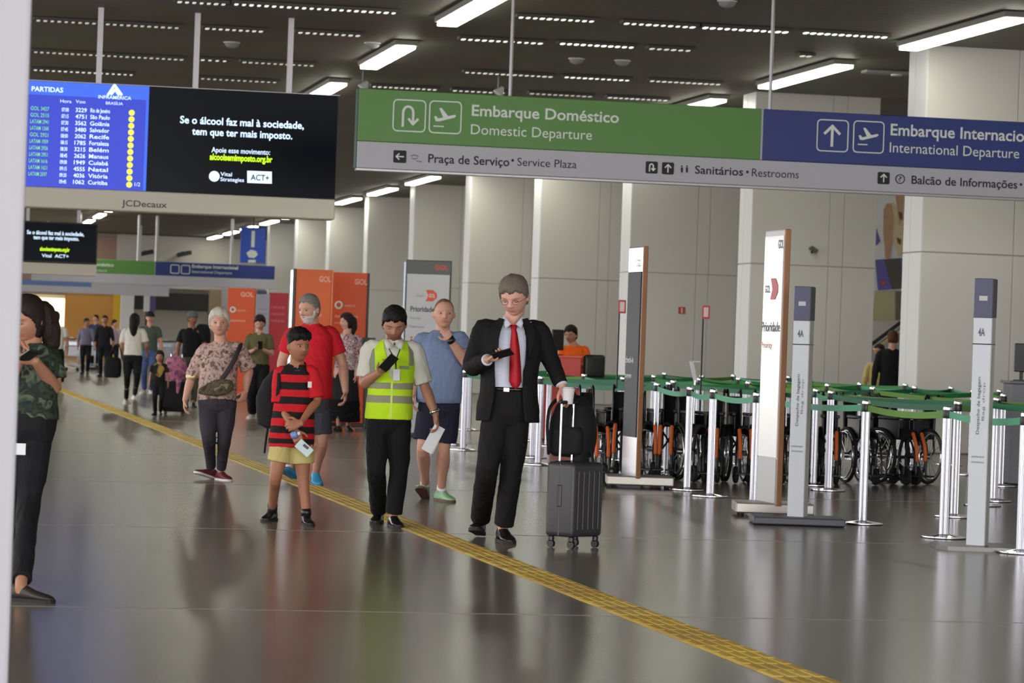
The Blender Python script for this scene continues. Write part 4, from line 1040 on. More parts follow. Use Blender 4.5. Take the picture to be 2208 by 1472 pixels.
# small dark wall fitting on the second block
q = onY(1752, 538, tops[2] - .04); root = empty('security_camera', q, label='small dark camera on the grey block above the slim totem', cat='camera')
MB().box((0, -.06, 0), (.14, .12, .07), Matrix.Rotation(.6, 3, 'Y'), bevel=.01).build('body', mat('cam_grey', (92, 92, 90), .5), root); MB().cyl((0, -.02, -.02), (0, .042, -.05), .02).build('bracket', M_dark, root)

# ================================================================== LUGGAGE TROLLEYS far left
M_tro = mat('trolley_pale', (196, 206, 222), .4, metal=.3)
def trolley_proto():
    r = empty('luggage_trolley')
    MB().tube([(-.25, -.45, .16), (-.25, .4, .2), (-.25, .45, .95), (.25, .45, .95), (.25, .4, .2), (.25, -.45, .16), (-.25, -.45, .16)], .02, n=8, sub=2).build('frame', M_tro, r, smooth=True)
    for k in range(5): MB().cyl((-.2 + .1 * k, -.42, .17), (-.2 + .1 * k, .4, .2), .01, n=6).build('bar', M_tro, r)
    MB().box((0, .44, .62), (.46, .03, .3), bevel=.01).build('advert_panel', mat('trolley_panel', (168, 168, 184), .5), r)
    MB().box((0, .36, .86), (.44, .2, .14), bevel=.02).build('basket', M_tro, r); MB().cyl((-.25, .47, 1.0), (.25, .47, 1.0), .022).build('handle', M_dark, r)
    for x, y in ((-.22, .4), (.22, .4), (0, -.42)): MB().cyl((x - .02, y, .06), (x + .02, y, .06), .06, n=12).build('wheel', M_tyre, r)
    return r
TP = trolley_proto()
for i, (px, py) in enumerate(((172, 800), (200, 797), (226, 795), (352, 800), (372, 800))):
    q = G(px, py)
    o = copy_tree(TP, (q.x, q.y, 0), YAW + R(150 + i * 14), 'pale luggage trolley %s' % ['left of the parked group by the ochre wall', 'in the middle of the parked group by the ochre wall', 'right of the parked group, beside the white column', 'behind the little girl, left one', 'behind the little girl, right one'][i]); o['category'] = 'luggage trolley'
rm(TP)
# pale low counters under the far shop fascia
for (x0, x1, y0, lab) in ((275, 390, 770, 'long white low wall under the dark shop fascia'),):
    q = G(x0, y0); q2 = G(x1, y0 + 3)
    root = empty('shop_counter', ((q.x + q2.x) / 2, q.y, 0), label=lab, cat='counter'); MB().box((0, 0, .5), (q2.x - q.x, .5, 1.0), bevel=.02).build('body', M_white, root); MB().box((0, 0, 1.02), (q2.x - q.x + .1, .6, .04)).build('top', M_kgrey, root)
# ================================================================== PEOPLE
M_eye = mat('eye_white', (172, 160, 152), .4, var=.02); M_iris = mat('dark_iris', (38, 26, 20), .2)
def skin_mat(name, col):
    if name in MATS: return MATS[name]
    m = bpy.data.materials.new(name); m.use_nodes = True; nt = m.node_tree; b = nt.nodes['Principled BSDF']
    b.inputs['Roughness'].default_value = .5; b.inputs['Specular IOR Level'].default_value = .35
    b.inputs['Subsurface Weight'].default_value = .08; b.inputs['Subsurface Radius'].default_value = (.8, .3, .2); b.inputs['Subsurface Scale'].default_value = .01
    at = nt.nodes.new('ShaderNodeAttribute'); at.attribute_name = 'tint'
    tc = nt.nodes.new('ShaderNodeTexCoord'); n = nt.nodes.new('ShaderNodeTexNoise'); n.inputs['Scale'].default_value = 22; n.inputs['Detail'].default_value = 3
    nt.links.new(tc.outputs['Object'], n.inputs['Vector'])
    mx = nt.nodes.new('ShaderNodeMix'); mx.data_type = 'RGBA'; c = lin(col)
    mx.inputs['A'].default_value = (c[0] * .9, c[1] * .84, c[2] * .82, 1); mx.inputs['B'].default_value = (min(1, c[0] * 1.08), min(1, c[1] * 1.08), min(1, c[2] * 1.08), 1)
    mu = nt.nodes.new('ShaderNodeMix'); mu.data_type = 'RGBA'; mu.blend_type = 'MULTIPLY'; mu.inputs['Factor'].default_value = 1
    nt.links.new(n.outputs['Fac'], mx.inputs['Factor']); nt.links.new(mx.outputs['Result'], mu.inputs['A']); nt.links.new(at.outputs['Color'], mu.inputs['B'])
    nt.links.new(mu.outputs['Result'], b.inputs['Base Color']); MATS[name] = m
    return m
def gs(x, s): return np.exp(-(x / s) ** 2)
def sst(x, a, b): t = np.clip((x - a) / (b - a), 0, 1); return t * t * (3 - 2 * t)
def headform(d, mouth=0.0):
    dx, dy, dz = d[:, 0], d[:, 1], d[:, 2]
    x = dx * .335; y = dy * .425; z = dz * .5
    low = np.clip(-dz, 0, 1)
    x = x * (1 - .26 * low ** 1.7) * (1 + .04 * sst(dz, 0, .6)); y = np.where(dy < 0, y * (1 - .35 * low), y * (.97 - .02 * low))
    F = sst(dy, .15, .6)
    x = np.where(dz < 0, np.sign(x) * np.abs(x) ** (1 - .05 * low), x)
    y = y + .10 * gs(x, .062) * F * np.interp(z, [-.19, -.15, -.11, 0, .08], [0, .75, 1, .45, 0]) + .022 * F * gs(np.abs(x) - .055, .035) * gs(z + .13, .035)
    y = y - .045 * F * gs(np.abs(x) - .15, .085) * gs(z - .015, .055) + .018 * F * gs(z - .095, .035) * gs(x, .24)
    y = y + .022 * F * gs(x, .10) * (gs(z + .232, .020) + gs(z + .276, .024)) - .012 * F * gs(x, .09) * gs(z + .253, .010)
    y = y + .035 * F * gs(z + .40, .07) * gs(x, .12) + .014 * F * gs(np.abs(x) - .19, .07) * gs(z + .09, .08) - .012 * F * gs(z + .335, .03) * gs(x, .12)
    return np.stack([x, y, z], 1)
def sphere_dirs(nu, nv):
    out = []
    for j in range(1, nv):
        a = math.pi * j / nv
        for i in range(nu):
            t = 2 * math.pi * i / nu; out.append((math.sin(a) * math.cos(t), math.sin(a) * math.sin(t), math.cos(a)))
    return np.array(out)
def grid_faces(nu, nv):
    k = nv - 1; fs = [(j * nu + i, j * nu + (i + 1) % nu, (j + 1) * nu + (i + 1) % nu, (j + 1) * nu + i) for j in range(k - 1) for i in range(nu)]
    return fs + [tuple(range(nu))[::-1], tuple(range((k - 1) * nu, k * nu))]
def hair_field(P, kind):
    x, y, z = P[:, 0], P[:, 1], P[:, 2]
    if kind not in ('cap', 'beard'): z = z + .016 * np.sin(x * 31 + 1) + .012 * np.sin(x * 67 + y * 40) + .01 * np.sin(y * 55)
    if kind == 'short': line = np.interp(y, [-.42, -.12, -.02, .1, .2, .33, .42], [-.28, -.24, -.06, .05, .20, .30, .31]); T = .035 + .05 * sst(z, .1, .45)
    elif kind == 'full': line = np.interp(y, [-.42, -.12, 0, .1, .2, .33, .42], [-.30, -.26, -.10, .04, .17, .25, .26]); T = .05 + .075 * sst(z, .05, .4)
    elif kind == 'boy': line = np.interp(y, [-.42, -.12, 0, .1, .2, .33, .42], [-.22, -.12, .08, .13, .2, .24, .25]); T = .02 + .15 * sst(z, .12, .35)
    elif kind == 'bald': line = np.interp(y, [-.42, -.12, 0, .1, .18, .3, .42], [-.25, -.2, 0, .16, .36, .44, .45]); T = .014 + .01 * sst(z, .1, .4)
    elif kind == 'bob': line = np.interp(y, [-.42, -.12, .02, .14, .24, .34, .42], [-.32, -.28, -.06, .08, .17, .25, .28]); T = .075 + .05 * sst(z, .0, .4)
    elif kind == 'long': line = np.interp(y, [-.42, -.12, .02, .12, .24, .33, .42], [-.48, -.44, -.35, .0, .16, .26, .28]); T = .07 + .05 * sst(z, 0, .4)
    elif kind == 'cap': line = np.interp(y, [-.42, -.1, .1, .42], [-.02, .03, .1, .14]); T = .07 + .05 * sst(z, .1, .45)
    elif kind == 'beard':
        m = sst(y, -.02, .1) * sst(-.20 - z, -.02, .03) * (1 - gs(x, .075) * gs(z + .255, .022)); m = np.maximum(m, sst(y, -.02, .06) * (1 - sst(y, .12, .2)) * sst(.0 - z, -.02, .05))
        return m, .03 + .03 * sst(-z, .3, .45)
    if kind in ('short', 'full', 'boy', 'bob'): line = line + .10 * x * sst(y, .05, .3) - .03 * gs(x - .08, .09) * sst(y, .1, .3)
    return sst(z - line, -.012, .018), T
class Head:
    def __init__(s, c, yaw, pitch, roll, hh):
        f0 = (-FWD * math.cos(R(yaw)) + RIGHT * math.sin(R(yaw))).normalized(); side = (RIGHT * math.cos(R(yaw)) + FWD * math.sin(R(yaw))).normalized(); up = UP.copy()
        f = f0 * math.cos(R(pitch)) - up * math.sin(R(pitch)); u = up * math.cos(R(pitch)) + f0 * math.sin(R(pitch))
        s2 = side * math.cos(R(roll)) + u * math.sin(R(roll)); u = u * math.cos(R(roll)) - side * math.sin(R(roll))
        s.c = Vector(c); s.side = s2; s.f = f; s.u = u; s.hh = hh
        s.M = np.array([[s2.x, f.x, u.x], [s2.y, f.y, u.y], [s2.z, f.z, u.z]])
    def w(s, P): return (np.asarray(P, float).reshape(-1, 3) * s.hh) @ s.M.T + np.array(s.c)
    def wv(s, x, y, z): return Vector(s.w([(x, y, z)])[0])
    def loc(s, V): return ((V - np.array(s.c)) @ s.M) / s.hh
    def add(s, mb, nu=96, nv=64):
        d = sphere_dirs(nu, nv); mb.add(s.w(headform(d)), grid_faces(nu, nv))
        MM = Matrix([[s.side.x, s.f.x, s.u.x], [s.side.y, s.f.y, s.u.y], [s.side.z, s.f.z, s.u.z]])
        for k in (-1, 1):
            mb.ell(s.wv(k * .362, -.03, -.03), .04 * s.hh, .065 * s.hh, .115 * s.hh, MM @ Matrix.Rotation(k * .35, 3, 'Z'), 12, 8)
    def shell(s, kind, base, nu=72, nv=48, lift=0.0, jitter=.0, seed=0):
        d = sphere_dirs(nu, nv); P = headform(d); m, T = hair_field(P, kind)
        n = d / np.linalg.norm(d, axis=1)[:, None]
        rs = np.random.RandomState(seed); jit = 0
        if jitter:
            for k in range(5):
                q = rs.normal(0, 1, 3); jit = jit + np.sin(P @ (q * rs.uniform(18, 45)) + rs.uniform(0, 6))
            jit = jit / 5 * jitter
        off = (T + jit) * m - .035 * (1 - m) + lift
        return s.w(P + n * off[:, None]) - np.array(base), grid_faces(nu, nv)
def hand(mb, w, d, nrm, thumb, s=1.0, curl=(.45, .6, .4), spread=.06, r=.0083):
    """w wrist, d finger direction, nrm the way the palm looks, thumb = lateral direction of the thumb"""
    w = Vector(w); d = Vector(d).normalized(); nrm = (Vector(nrm) - d * Vector(nrm).dot(d)).normalized(); l = d.cross(nrm)
    if l.dot(Vector(thumb)) < 0: l = -l
    s = s * 1.0
    mb.oval([(w - d * .02 * s, .026 * s, .02 * s, l, nrm), (w + d * .005 * s, .028 * s, .018 * s, l, nrm), (w + d * .035 * s, .037 * s, .017 * s, l, nrm), (w + d * .065 * s, .042 * s, .015 * s, l, nrm), (w + d * .09 * s, .040 * s, .0125 * s, l, nrm)], 16)
    for off, base, L in ((.030, .084, .070), (.0102, .089, .078), (-.0102, .085, .072), (-.030, .076, .057)):
        p = w + (d * base + l * off) * s; dd = (d + l * off / .03 * spread).normalized(); a = 0; pts = [p - dd * .012 * s]; pts.append(p)
        for fr, c in zip((.45, .30, .25), curl):
            a += c; e = dd * math.cos(a) + nrm * math.sin(a); p = p + e * L * fr * s; pts.append(p)
        mb.tube(pts, [r * s * 1.08, r * s * 1.06, r * s, r * s * .94, r * s * .84], n=8, sub=2)
    p = w + (d * .022 + l * .026) * s; t1 = (d * .62 + l * .72 + nrm * .30).normalized(); t2 = (d * .85 + l * .25 + nrm * .45).normalized()
    mb.tube([p - t1 * .015 * s, p + t1 * .012 * s, p + t1 * .045 * s, p + t1 * .045 * s + t2 * .032 * s], [.013 * s, .012 * s, .0105 * s, .0088 * s], n=8, sub=2)
def shoe(sp, g, dirv, s=1.0, pitch=0.0, mat_u=None, mat_s=None, parent=None, base=None, lift=0.0, high=False):
    """g ground point under the ankle; dirv horizontal toe direction; pitch > 0 toe up about the heel, < 0 heel up about the ball"""
    d = Vector((dirv.x, dirv.y, 0)).normalized(); l = Vector((-d.y, d.x, 0)); g = Vector(g); B = Vector(base)
    piv = (-.065 if pitch > 0 else .14) * s; a = R(pitch)
    def T(t, u, z):
        q = t - piv; return g - B + d * (piv + q * math.cos(a) - z * math.sin(a)) + l * u + UP * (q * math.sin(a) + z * math.cos(a) + lift)
    prof = [(-.085, .018, .05, .012), (-.078, .030, .075, .012), (-.05, .036, .10 if not high else .13, .012), (0, .038, .105 if not high else .135, .012), (.04, .040, .088, .012), (.09, .046, .066, .012), (.135, .050, .054, .012), (.17, .046, .046, .013), (.195, .032, .036, .015), (.205, .014, .026, .017)]
    mb = MB(); rs = []
    for t, w, h, zb in prof:
        ring = []
        for j in range(20):
            q = 2 * math.pi * j / 20; cu, sq = math.cos(q), math.sin(q)
            u = w * math.copysign(abs(cu) ** .75, cu); z = zb + (h - zb) * (.5 + .5 * math.copysign(abs(sq) ** .8, sq))
            u *= 1 - .28 * max(0, (z - zb) / (h - zb) - .45)
            ring.append(T(t * s, u * s, z * s))
        rs.append(ring)
    mb.rings(rs); up = mb.build('shoe', mat_u, parent, smooth=True, sharp=60)
    mb = MB(); out = [(-.088, .02), (-.075, .034), (-.04, .038), (.04, .040), (.10, .049), (.145, .052), (.18, .046), (.202, .03), (.212, .012)]
    pts = [(t, w) for t, w in out] + [(t, -w) for t, w in reversed(out)]
    vs = [T(t * s, w * s, 0) for t, w in pts] + [T(t * s, w * s, .02 * s) for t, w in pts]; n = len(pts)
    mb.add(vs, [tuple(range(n))[::-1], tuple(range(n, 2 * n))] + [(i, (i + 1) % n, n + (i + 1) % n, n + i) for i in range(n)])
    mb.build('sole', mat_s, up)
    # the ankle socket the leg goes into
    return T(0, 0, .09 * s) + B

class Person:
    def __init__(s, label, D, gx, height, vox=.0046, name='person'):
        s.D = D; s.s = height / 1.75; s.vox = vox; g = G(gx[0], gx[1]); s.base = W(gx[0], gx[1], D); s.base.z = 0
        s.root = empty(name, s.base, label=label, cat='person'); s.J = {}
    def P(s, px, py, dz=0.0): return W(px, py, s.D + dz)
    def side(s, yaw=0): return (RIGHT * math.cos(R(yaw)) + FWD * math.sin(R(yaw))).normalized()
    def front(s, yaw=0): return (-FWD * math.cos(R(yaw)) + RIGHT * math.sin(R(yaw))).normalized()
    def loc(s, mb): B = s.base; mb.v = [(v[0] - B.x, v[1] - B.y, v[2] - B.z) for v in mb.v]; return mb
    def part(s, mb, name, m, vox=None, sm=2, wr=0, seed=0, stretch=(1, 1, 1), freq=1.0, parent=None, label=None):
        o = s.loc(mb).build(name, m, parent or s.root, smooth=True)
        if vox: remesh(o, vox, sm)
        if wr: wrinkle(o, wr, seed, freq, stretch)
        if label: o['label'] = label
        return o
    def torso_rings(s, prof, yaw, hip, sho, lean_f=0.0):
        """prof: (t, half width, half depth, forward shift) with t 0 at the hips, 1 at the shoulders"""
        out = []; sc = s.s
        for q in prof:
            t, w, d, f = q[:4]; yw = yaw[0] * (1 - min(1, max(0, t))) + yaw[1] * min(1, max(0, t))
            c = hip.lerp(sho, t) if 0 <= t <= 1 else (hip + (sho - hip) * t)
            out.append((c + s.front(yw) * f * sc, w * sc, d * sc, s.side(yw), s.front(yw), q[4] if len(q) > 4 else 2.3))
        return out
    def skeleton(s, sk):
        """sk values are (px, py, dz)"""
        for k, v in sk.items(): s.J[k] = s.P(*v)
    def body(s, skin, head, yaw=(0, 0), arms=None, legs=True, hands=None, tint=None, lips=(.86, .62, .60), stubble=None, slim=1.0, shoeargs=None):
        J = s.J; sc = s.s; mb = MB()
        s.head = head; head.add(mb)
        hip = J['hip']; sho = J['sho']
        nk = head.wv(0, -.10, -.30)
        mb.tube([head.wv(0, -.06, -.1), nk, sho.lerp(nk, .55), sho + UP * .0], [.062 * sc, .056 * sc, .060 * sc, .085 * sc], n=18, sub=4)
        mb.oval(s.torso_rings([(-.06, .15, .09, 0), (0, .155, .095, 0), (.4, .128, .085, 0), (.75, .15, .095, 0), (.93, .15, .085, 0), (1.03, .09, .06, 0), (1.08, .05, .05, 0)], yaw, hip, sho))
        for q in 'LR':
            a, e, w = J['sh' + q], J['el' + q], J['wr' + q]
            mb.tube([sho.lerp(a, .45) - UP * .02, a - UP * .008, a.lerp(e, .35), e, e.lerp(w, .3), w], [.05 * sc * slim, .052 * sc * slim, .050 * sc * slim, .040 * sc * slim, .043 * sc * slim, .0275 * sc * slim], n=14, sub=4)
            h = hands.get(q) if hands else None
            if h: hand(mb, w, *h[:3], s=sc * (h[4] if len(h) > 4 else 1), curl=h[3])
            if legs:
                hp, k, an = J['hp' + q], J['kn' + q], J['an' + q]
                mb.tube([hp + UP * .05 * sc, hp, hp.lerp(k, .5), k, k.lerp(an, .3), k.lerp(an, .7), an, an - UP * .03], [.075 * sc, .083 * sc, .07 * sc, .052 * sc, .054 * sc * slim, .040 * sc, .034 * sc, .036 * sc], n=16, sub=4)
        o = s.loc(mb).build('body', skin, s.root, smooth=True)
        remesh(o, s.vox, 1, .35)
        me = o.data; n = len(me.vertices); co = np.empty(n * 3); me.vertices.foreach_get('co', co); co = co.reshape(-1, 3) + np.array(s.base)
        q = head.loc(co); t = np.ones((n, 4)); x, y, z = q[:, 0], q[:, 1], q[:, 2]; F = sst(y, .15, .3)
        lip = F * gs(x, .085) ** .6 * np.clip(gs(z + .232, .020) + gs(z + .278, .024), 0, 1); lip = np.clip(lip * 1.2, 0, 1)
        line = F * gs(x, .085) * gs(z + .254, .009)
        for c in range(3):
            t[:, c] *= 1 - lip * (1 - lips[c]); t[:, c] *= 1 - .55 * line
            if stubble: m = sst(y, .02, .12) * sst(-.17 - z, 0, .04) * (1 - lip); inr = (np.abs(x) < .5) & (z > -.6); t[:, c] *= 1 - np.where(inr, m, 0) * (1 - stubble[c])
        brow = F * gs(np.abs(x) - .15, .075) ** .5 * gs(z - .082 + .1 * np.clip(np.abs(x) - .17, 0, 1), .016)
        soc = F * gs(np.abs(x) - .15, .07) * gs(z - .015, .03)
        for c in range(3): t[:, c] *= (1 - .62 * np.clip(brow * s.browk, 0, 1)) * (1 - .22 * soc)
        at = me.attributes.new('tint', 'FLOAT_COLOR', 'POINT'); at.data.foreach_set('color', t.ravel())
        return o
    browk = 1.0
    def eyes(s, closed=False):
        h = s.head; MM = Matrix([[h.side.x, h.f.x, h.u.x], [h.side.y, h.f.y, h.u.y], [h.side.z, h.f.z, h.u.z]])
        for k in (-1, 1):
            if closed:
                mb = MB().tube([h.wv(k * (.15 + dx), .372 - abs(dx) * .35, .0 - .010 * (1 - (dx / .07) ** 2)) for dx in (-.06, 0, .06)], [.0016 * 1, .0024, .0016], n=6, sub=2)
                s.part(mb, 'eyelash', M_iris)
            else:
                mb = MB().ell(h.wv(k * .15, .335, .012), .058 * h.hh, .05 * h.hh, .024 * h.hh, MM, 12, 8); e = s.part(mb, 'eye', M_eye)
                mb = MB().ell(h.wv(k * .15, .372, .012), .028 * h.hh, .018 * h.hh, .025 * h.hh, MM, 10, 6); s.part(mb, 'iris', M_iris, parent=e)
    def hair(s, kind, m, jitter=.012, name='hair', seed=0, nu=72, nv=48, lift=0):
        v, f = s.head.shell(kind, s.base, nu, nv, lift, jitter, seed)
        mb = MB().add(v, f); o = mb.build(name, m, s.root, smooth=True)
        return o
    def sleeve(s, mb, q, t_end, rads, fromsho=True):
        J = s.J; sc = s.s; a, e, w = J['sh' + q], J['el' + q], J['wr' + q]; sho = J['sho']
        if t_end <= 1:
            rads = (rads[0] * .72, rads[1] * .86) + tuple(rads[2:]); pts = [sho.lerp(a, .35) - UP * .012, a - UP * .008, a.lerp(e, t_end * .6), a.lerp(e, t_end)]
        else: rads = (rads[0] * .72, rads[1] * .86) + tuple(rads[2:]); pts = [sho.lerp(a, .35) - UP * .012, a - UP * .008, a.lerp(e, .5), e, e.lerp(w, (t_end - 1) * .5), e.lerp(w, t_end - 1)]
        mb.tube(pts, [r * sc for r in rads], n=18, sub=4, round_end=False)
    def lower(s, rads, t_end, name, m, waist, yaw=0, wr=.004, seed=1, vox=None, hipw=(.165, .12), crotch=.5, stretch=(1, 1, .55)):
        """rads: hip, mid thigh, knee, mid shin, hem; t_end 0..1 thigh, 1..2 shin; waist: (px, py)"""
        J = s.J; sc = s.s; mb = MB(); wp = J['hip'] if waist is None else s.P(*waist)
        sd, fr = s.side(yaw), s.front(yaw); mid = (J['hpL'] + J['hpR']) / 2
        mb.oval([(wp, hipw[0] * .93 * sc, hipw[1] * .93 * sc, sd, fr), (wp.lerp(mid, .4), hipw[0] * sc, hipw[1] * sc, sd, fr), (mid, hipw[0] * sc, hipw[1] * sc, sd, fr), (mid - UP * .06 * sc, hipw[0] * .92 * sc, hipw[1] * .8 * sc, sd, fr), (mid - UP * .11 * sc, hipw[0] * .5 * sc, hipw[1] * .4 * sc, sd, fr)])
        for q in 'LR':
            hp, k, an = J['hp' + q], J['kn' + q], J['an' + q]
            if t_end <= 1: pts = [hp + UP * .03, hp.lerp(k, t_end * .4), hp.lerp(k, t_end * .75), hp.lerp(k, t_end)]
            else: pts = [hp + UP * .03, hp.lerp(k, .5), k, k.lerp(an, (t_end - 1) * .5), k.lerp(an, t_end - 1)]
            mb.tube(pts, [r * sc for r in rads[:len(pts)]], n=20, sub=5, round_end=False)
        return s.part(mb, name, m, vox or s.vox * 1.35, 3, wr, seed, stretch)
    def shoes(s, mu, ms, dL, dR, pL=0, pR=0, size=1.0, high=False, lL=0, lR=0):
        for q, d, p, lf in (('L', dL, pL, lL), ('R', dR, pR, lR)):
            g = s.J['g' + q]; dd = s.front(d)
            s.J['an' + q] = shoe(s, g, dd, s.s * size, p, mu, ms, s.root, s.base, lf, high)
    def feet(s, L, Rr):
        s.J['gL'] = G(*L); s.J['gR'] = G(*Rr)
M_shoeblk = mat('black_leather', (24, 23, 24), .3, var=.1); M_soleblk = mat('black_rubber', (20, 20, 20), .7)
TEE = [(-.10, .172, .115, 0), (0, .172, .118, .0), (.25, .160, .115, .005), (.5, .165, .12, .01), (.75, .182, .122, .01), (.92, .178, .105, 0), (1.03, .13, .08, -.005), (1.09, .075, .065, 0)]

# ---------------------------------------------------------------- the suited man
p = Person('man in black suit and red tie looking down at his phone, hand on a suitcase', FPX / 311, (1083, 1172), 1.88)
SUIT = p
p.feet((1033, 1158), (1084, 1168))
p.skeleton(dict(hip=(1096, 866, .02), sho=(1103, 703, .02), shL=(1042, 706, .02), shR=(1161, 708, .02), elL=(1018, 790, .0), wrL=(1052, 775, -.24), elR=(1185, 772, .05), wrR=(1212, 832, -.05),
                hpL=(1072, 893, .02), hpR=(1113, 893, .03), knL=(1050, 1016, -.03), knR=(1102, 1020, .04)))
p.shoes(M_shoeblk, M_soleblk, -8, 14, 10, 0, 1.0, lL=.01)
hd = Head(p.P(1109, 640, -.05), -16, 22, 2, .262)
p.browk = .7
p.body(skin_mat('skin_fair', (204, 156, 138)), hd, (0, 0), hands={'L': ((RIGHT * .75 + UP * .12 - FWD * .5), (FWD * -.1 + RIGHT * -.3 + UP * .9), (-FWD + UP * .6), (.75, .85, .6)), 'R': ((RIGHT * .45 - UP * .75 - FWD * .2), (-RIGHT * .3 - UP * .5 + FWD * .6), (-FWD * .9 - RIGHT * .3), (.55, .7, .5))})
p.eyes(True); M_hairgr = fabric('brown_grey_hair', (112, 101, 92), .7, .3, 60, .6, 140)
p.hair('full', M_hairgr, .018, seed=3)
# glasses
mb = MB()
for k in (-1, 1):
    c = hd.wv(k * .15, .42, .0); pts = [c + hd.side * (.023 * math.cos(a)) + hd.u * (.016 * math.sin(a)) for a in [2 * math.pi * i / 12 for i in range(13)]]
    mb.tube(pts, .0013, n=5, sub=1, round_end=False); mb.tube([hd.wv(k * .24, .41, .01), hd.wv(k * .34, .2, .01), hd.wv(k * .36, -.02, .0)], .0013, n=5, sub=2)
mb.tube([hd.wv(-.06, .42, .01), hd.wv(.06, .42, .01)], .0013, n=5, sub=1); p.part(mb, 'glasses', M_dark)
M_shirt = fabric('pale_blue_shirt', (204, 208, 226), .75, .04, 10, .15); M_suit = fabric('black_wool', (19, 18, 19), .8, .15, 30, .2, 120)
PR = [(-.0, .150, .105, 0), (.2, .148, .108, .0), (.45, .15, .112, .005), (.75, .165, .112, .005), (.92, .16, .095, 0), (1.03, .10, .072, 0), (1.09, .068, .064, 0)]
mb = MB().oval(p.torso_rings(PR, (0, 0), p.J['hip'] + UP * .075, p.J['sho'])); p.part(mb, 'shirt', M_shirt, .006, 2, .003, 5)
# collar wings
nk = p.J['sho']
mb = MB()
for k in (-1, 1):
    a = p.P(1107 + k * 21, 678, -.04); b = p.P(1107 + k * 5, 699, -.135); c = p.P(1107 + k * 17, 708, -.12); d = p.P(1107 + k * 24, 690, -.07)
    n_ = -FWD * .006
    mb.add([a, b, c, d, a + n_, b + n_, c + n_, d + n_], [(0, 1, 2, 3), (4, 7, 6, 5), (0, 4, 5, 1), (1, 5, 6, 2), (2, 6, 7, 3), (3, 7, 4, 0)])
p.part(mb, 'collar', M_shirt)
# tie
M_tie = fabric('red_silk', (172, 22, 34), .5, .1, 20, .1)
mb = MB(); T0 = [(1107.5, 700, 8.0), (1108, 712, 5.5), (1109, 716, 6.5), (1110, 750, 10.5), (1111, 790, 12.5), (1111, 822, 13.5), (1111, 832, 9.0), (1111, 838, 1.0)]
rs = []
for x, y, w in T0:
    f = -.125 - .022 * math.sin(min(1, (y - 700) / 90) * 1.6) ; hw = w / 311
    c = p.P(x, y, f); rs.append([c + RIGHT * hw, c - FWD * .006, c - RIGHT * hw, c + FWD * .006])
mb.rings(rs); p.part(mb, 'tie', M_tie)
# jacket: open shell with thickness + sleeves
def jacket():
    mb = MB(); hip, sho = p.J['hip'], p.J['sho']; sd, fr = p.side(), p.front(); rs = []
    pr = [(-.26, .205, .130, .115), (-.1, .203, .133, .100), (.1, .190, .132, .088), (.3, .186, .132, .090), (.5, .192, .135, .096), (.7, .204, .135, .096), (.86, .208, .125, .092), (.97, .190, .105, .078), (1.05, .125, .085, .066), (1.10, .082, .074, .058)]
    for t, w, d, op in pr:
        c = hip + (sho - hip) * t; w *= p.s; d *= p.s; a0 = math.asin(min(.95, op / w)); outer, inner = [], []
        for k in range(29):
            a = math.pi / 2 + a0 + (2 * math.pi - 2 * a0) * k / 28
            for lst, dw in ((outer, 0), (inner, -.016)):
                ct, st = math.cos(a), math.sin(a); e = 2 / 2.4
                lst.append(c + sd * ((w + dw) * math.copysign(abs(ct) ** e, ct)) + fr * ((d + dw + .008) * math.copysign(abs(st) ** e, st)))
        rs.append(outer + inner[::-1])
    mb.rings(rs)
    p.sleeve(mb, 'L', 1.93, (.062, .072, .066, .062, .054, .044)); p.sleeve(mb, 'R', 1.93, (.062, .072, .066, .060, .052, .044))
    o = p.part(mb, 'jacket', M_suit, .0058, 3, .005, 8, (1, 1, .7), .8)
    for k in (-1, 1):
        mb = MB(); L = [(1107 + k * 21, 688, -.085), (1107 + k * 30, 716, -.128), (1107 + k * 33, 730, -.135), (1107 + k * 35, 778, -.135)]
        Wd = [10, 17, 14, 1]; rs = []
        for (x, y, f), w in zip(L, Wd):
            a = p.P(x - k * 2, y, f); b = p.P(x + k * w, y - 3, f + .02); rs.append([a, b, b - FWD * .008, a - FWD * .008])
        mb.rings(rs); s_ = p.loc(mb).build('lapel', M_suit, o)
    q = p.P(1145, 694, -.13); mb = MB().ell(q, .008, .004, .006, None, 8, 6); p.loc(mb).build('lapel_pin', M_chrome, o)
    return o
jacket()
p.lower((.094, .088, .070, .070, .066), 1.94, 'trousers', M_suit, (1097, 836, .02), 0, .006, 4, hipw=(.155, .112))
mb = MB().oval([(p.P(1097, 843, .02), .150 * p.s, .112 * p.s, RIGHT, -FWD), (p.P(1097, 834, .02), .150 * p.s, .112 * p.s, RIGHT, -FWD)]); bl = p.part(mb, 'belt', M_shoeblk)
q = p.P(1092, 840, -.105); mb = MB().box(q, (.045, .01, .032), Matrix.Rotation(-TH, 3, 'Z'), bevel=.004); mb2 = p.loc(mb).build('buckle', M_chrome, bl)
for q_ in 'LR':
    a = p.J['el' + q_].lerp(p.J['wr' + q_], .9); b = p.J['el' + q_].lerp(p.J['wr' + q_], .98)
    mb = MB().tube([a, b], [.038 * p.s] * 2, n=16, sub=1, round_end=False); p.part(mb, 'shirt_cuff', M_shirt)
def phone_at(c, rz, tilt, label, size=(.072, .009, .148), m=None, lit=None, roll=0):
    root = empty('phone', c, rz, label=label, cat='phone'); Mx = Matrix.Rotation(tilt, 3, 'X') @ Matrix.Rotation(roll, 3, 'Y')
    MB().box((0, 0, 0), size, Mx, bevel=.003, seg=2).build('case', m or M_black, root); MB().box(Mx @ Vector((0, size[1] / 2 + .0006, 0)), (size[0] * .9, .001, size[2] * .92), Mx).build('screen', lit or M_gloss, root)
    return root
phone_at(p.P(1083, 763, -.36), YAW, R(52), 'black phone held in the suited man\'s hand in front of his red tie', roll=R(62))

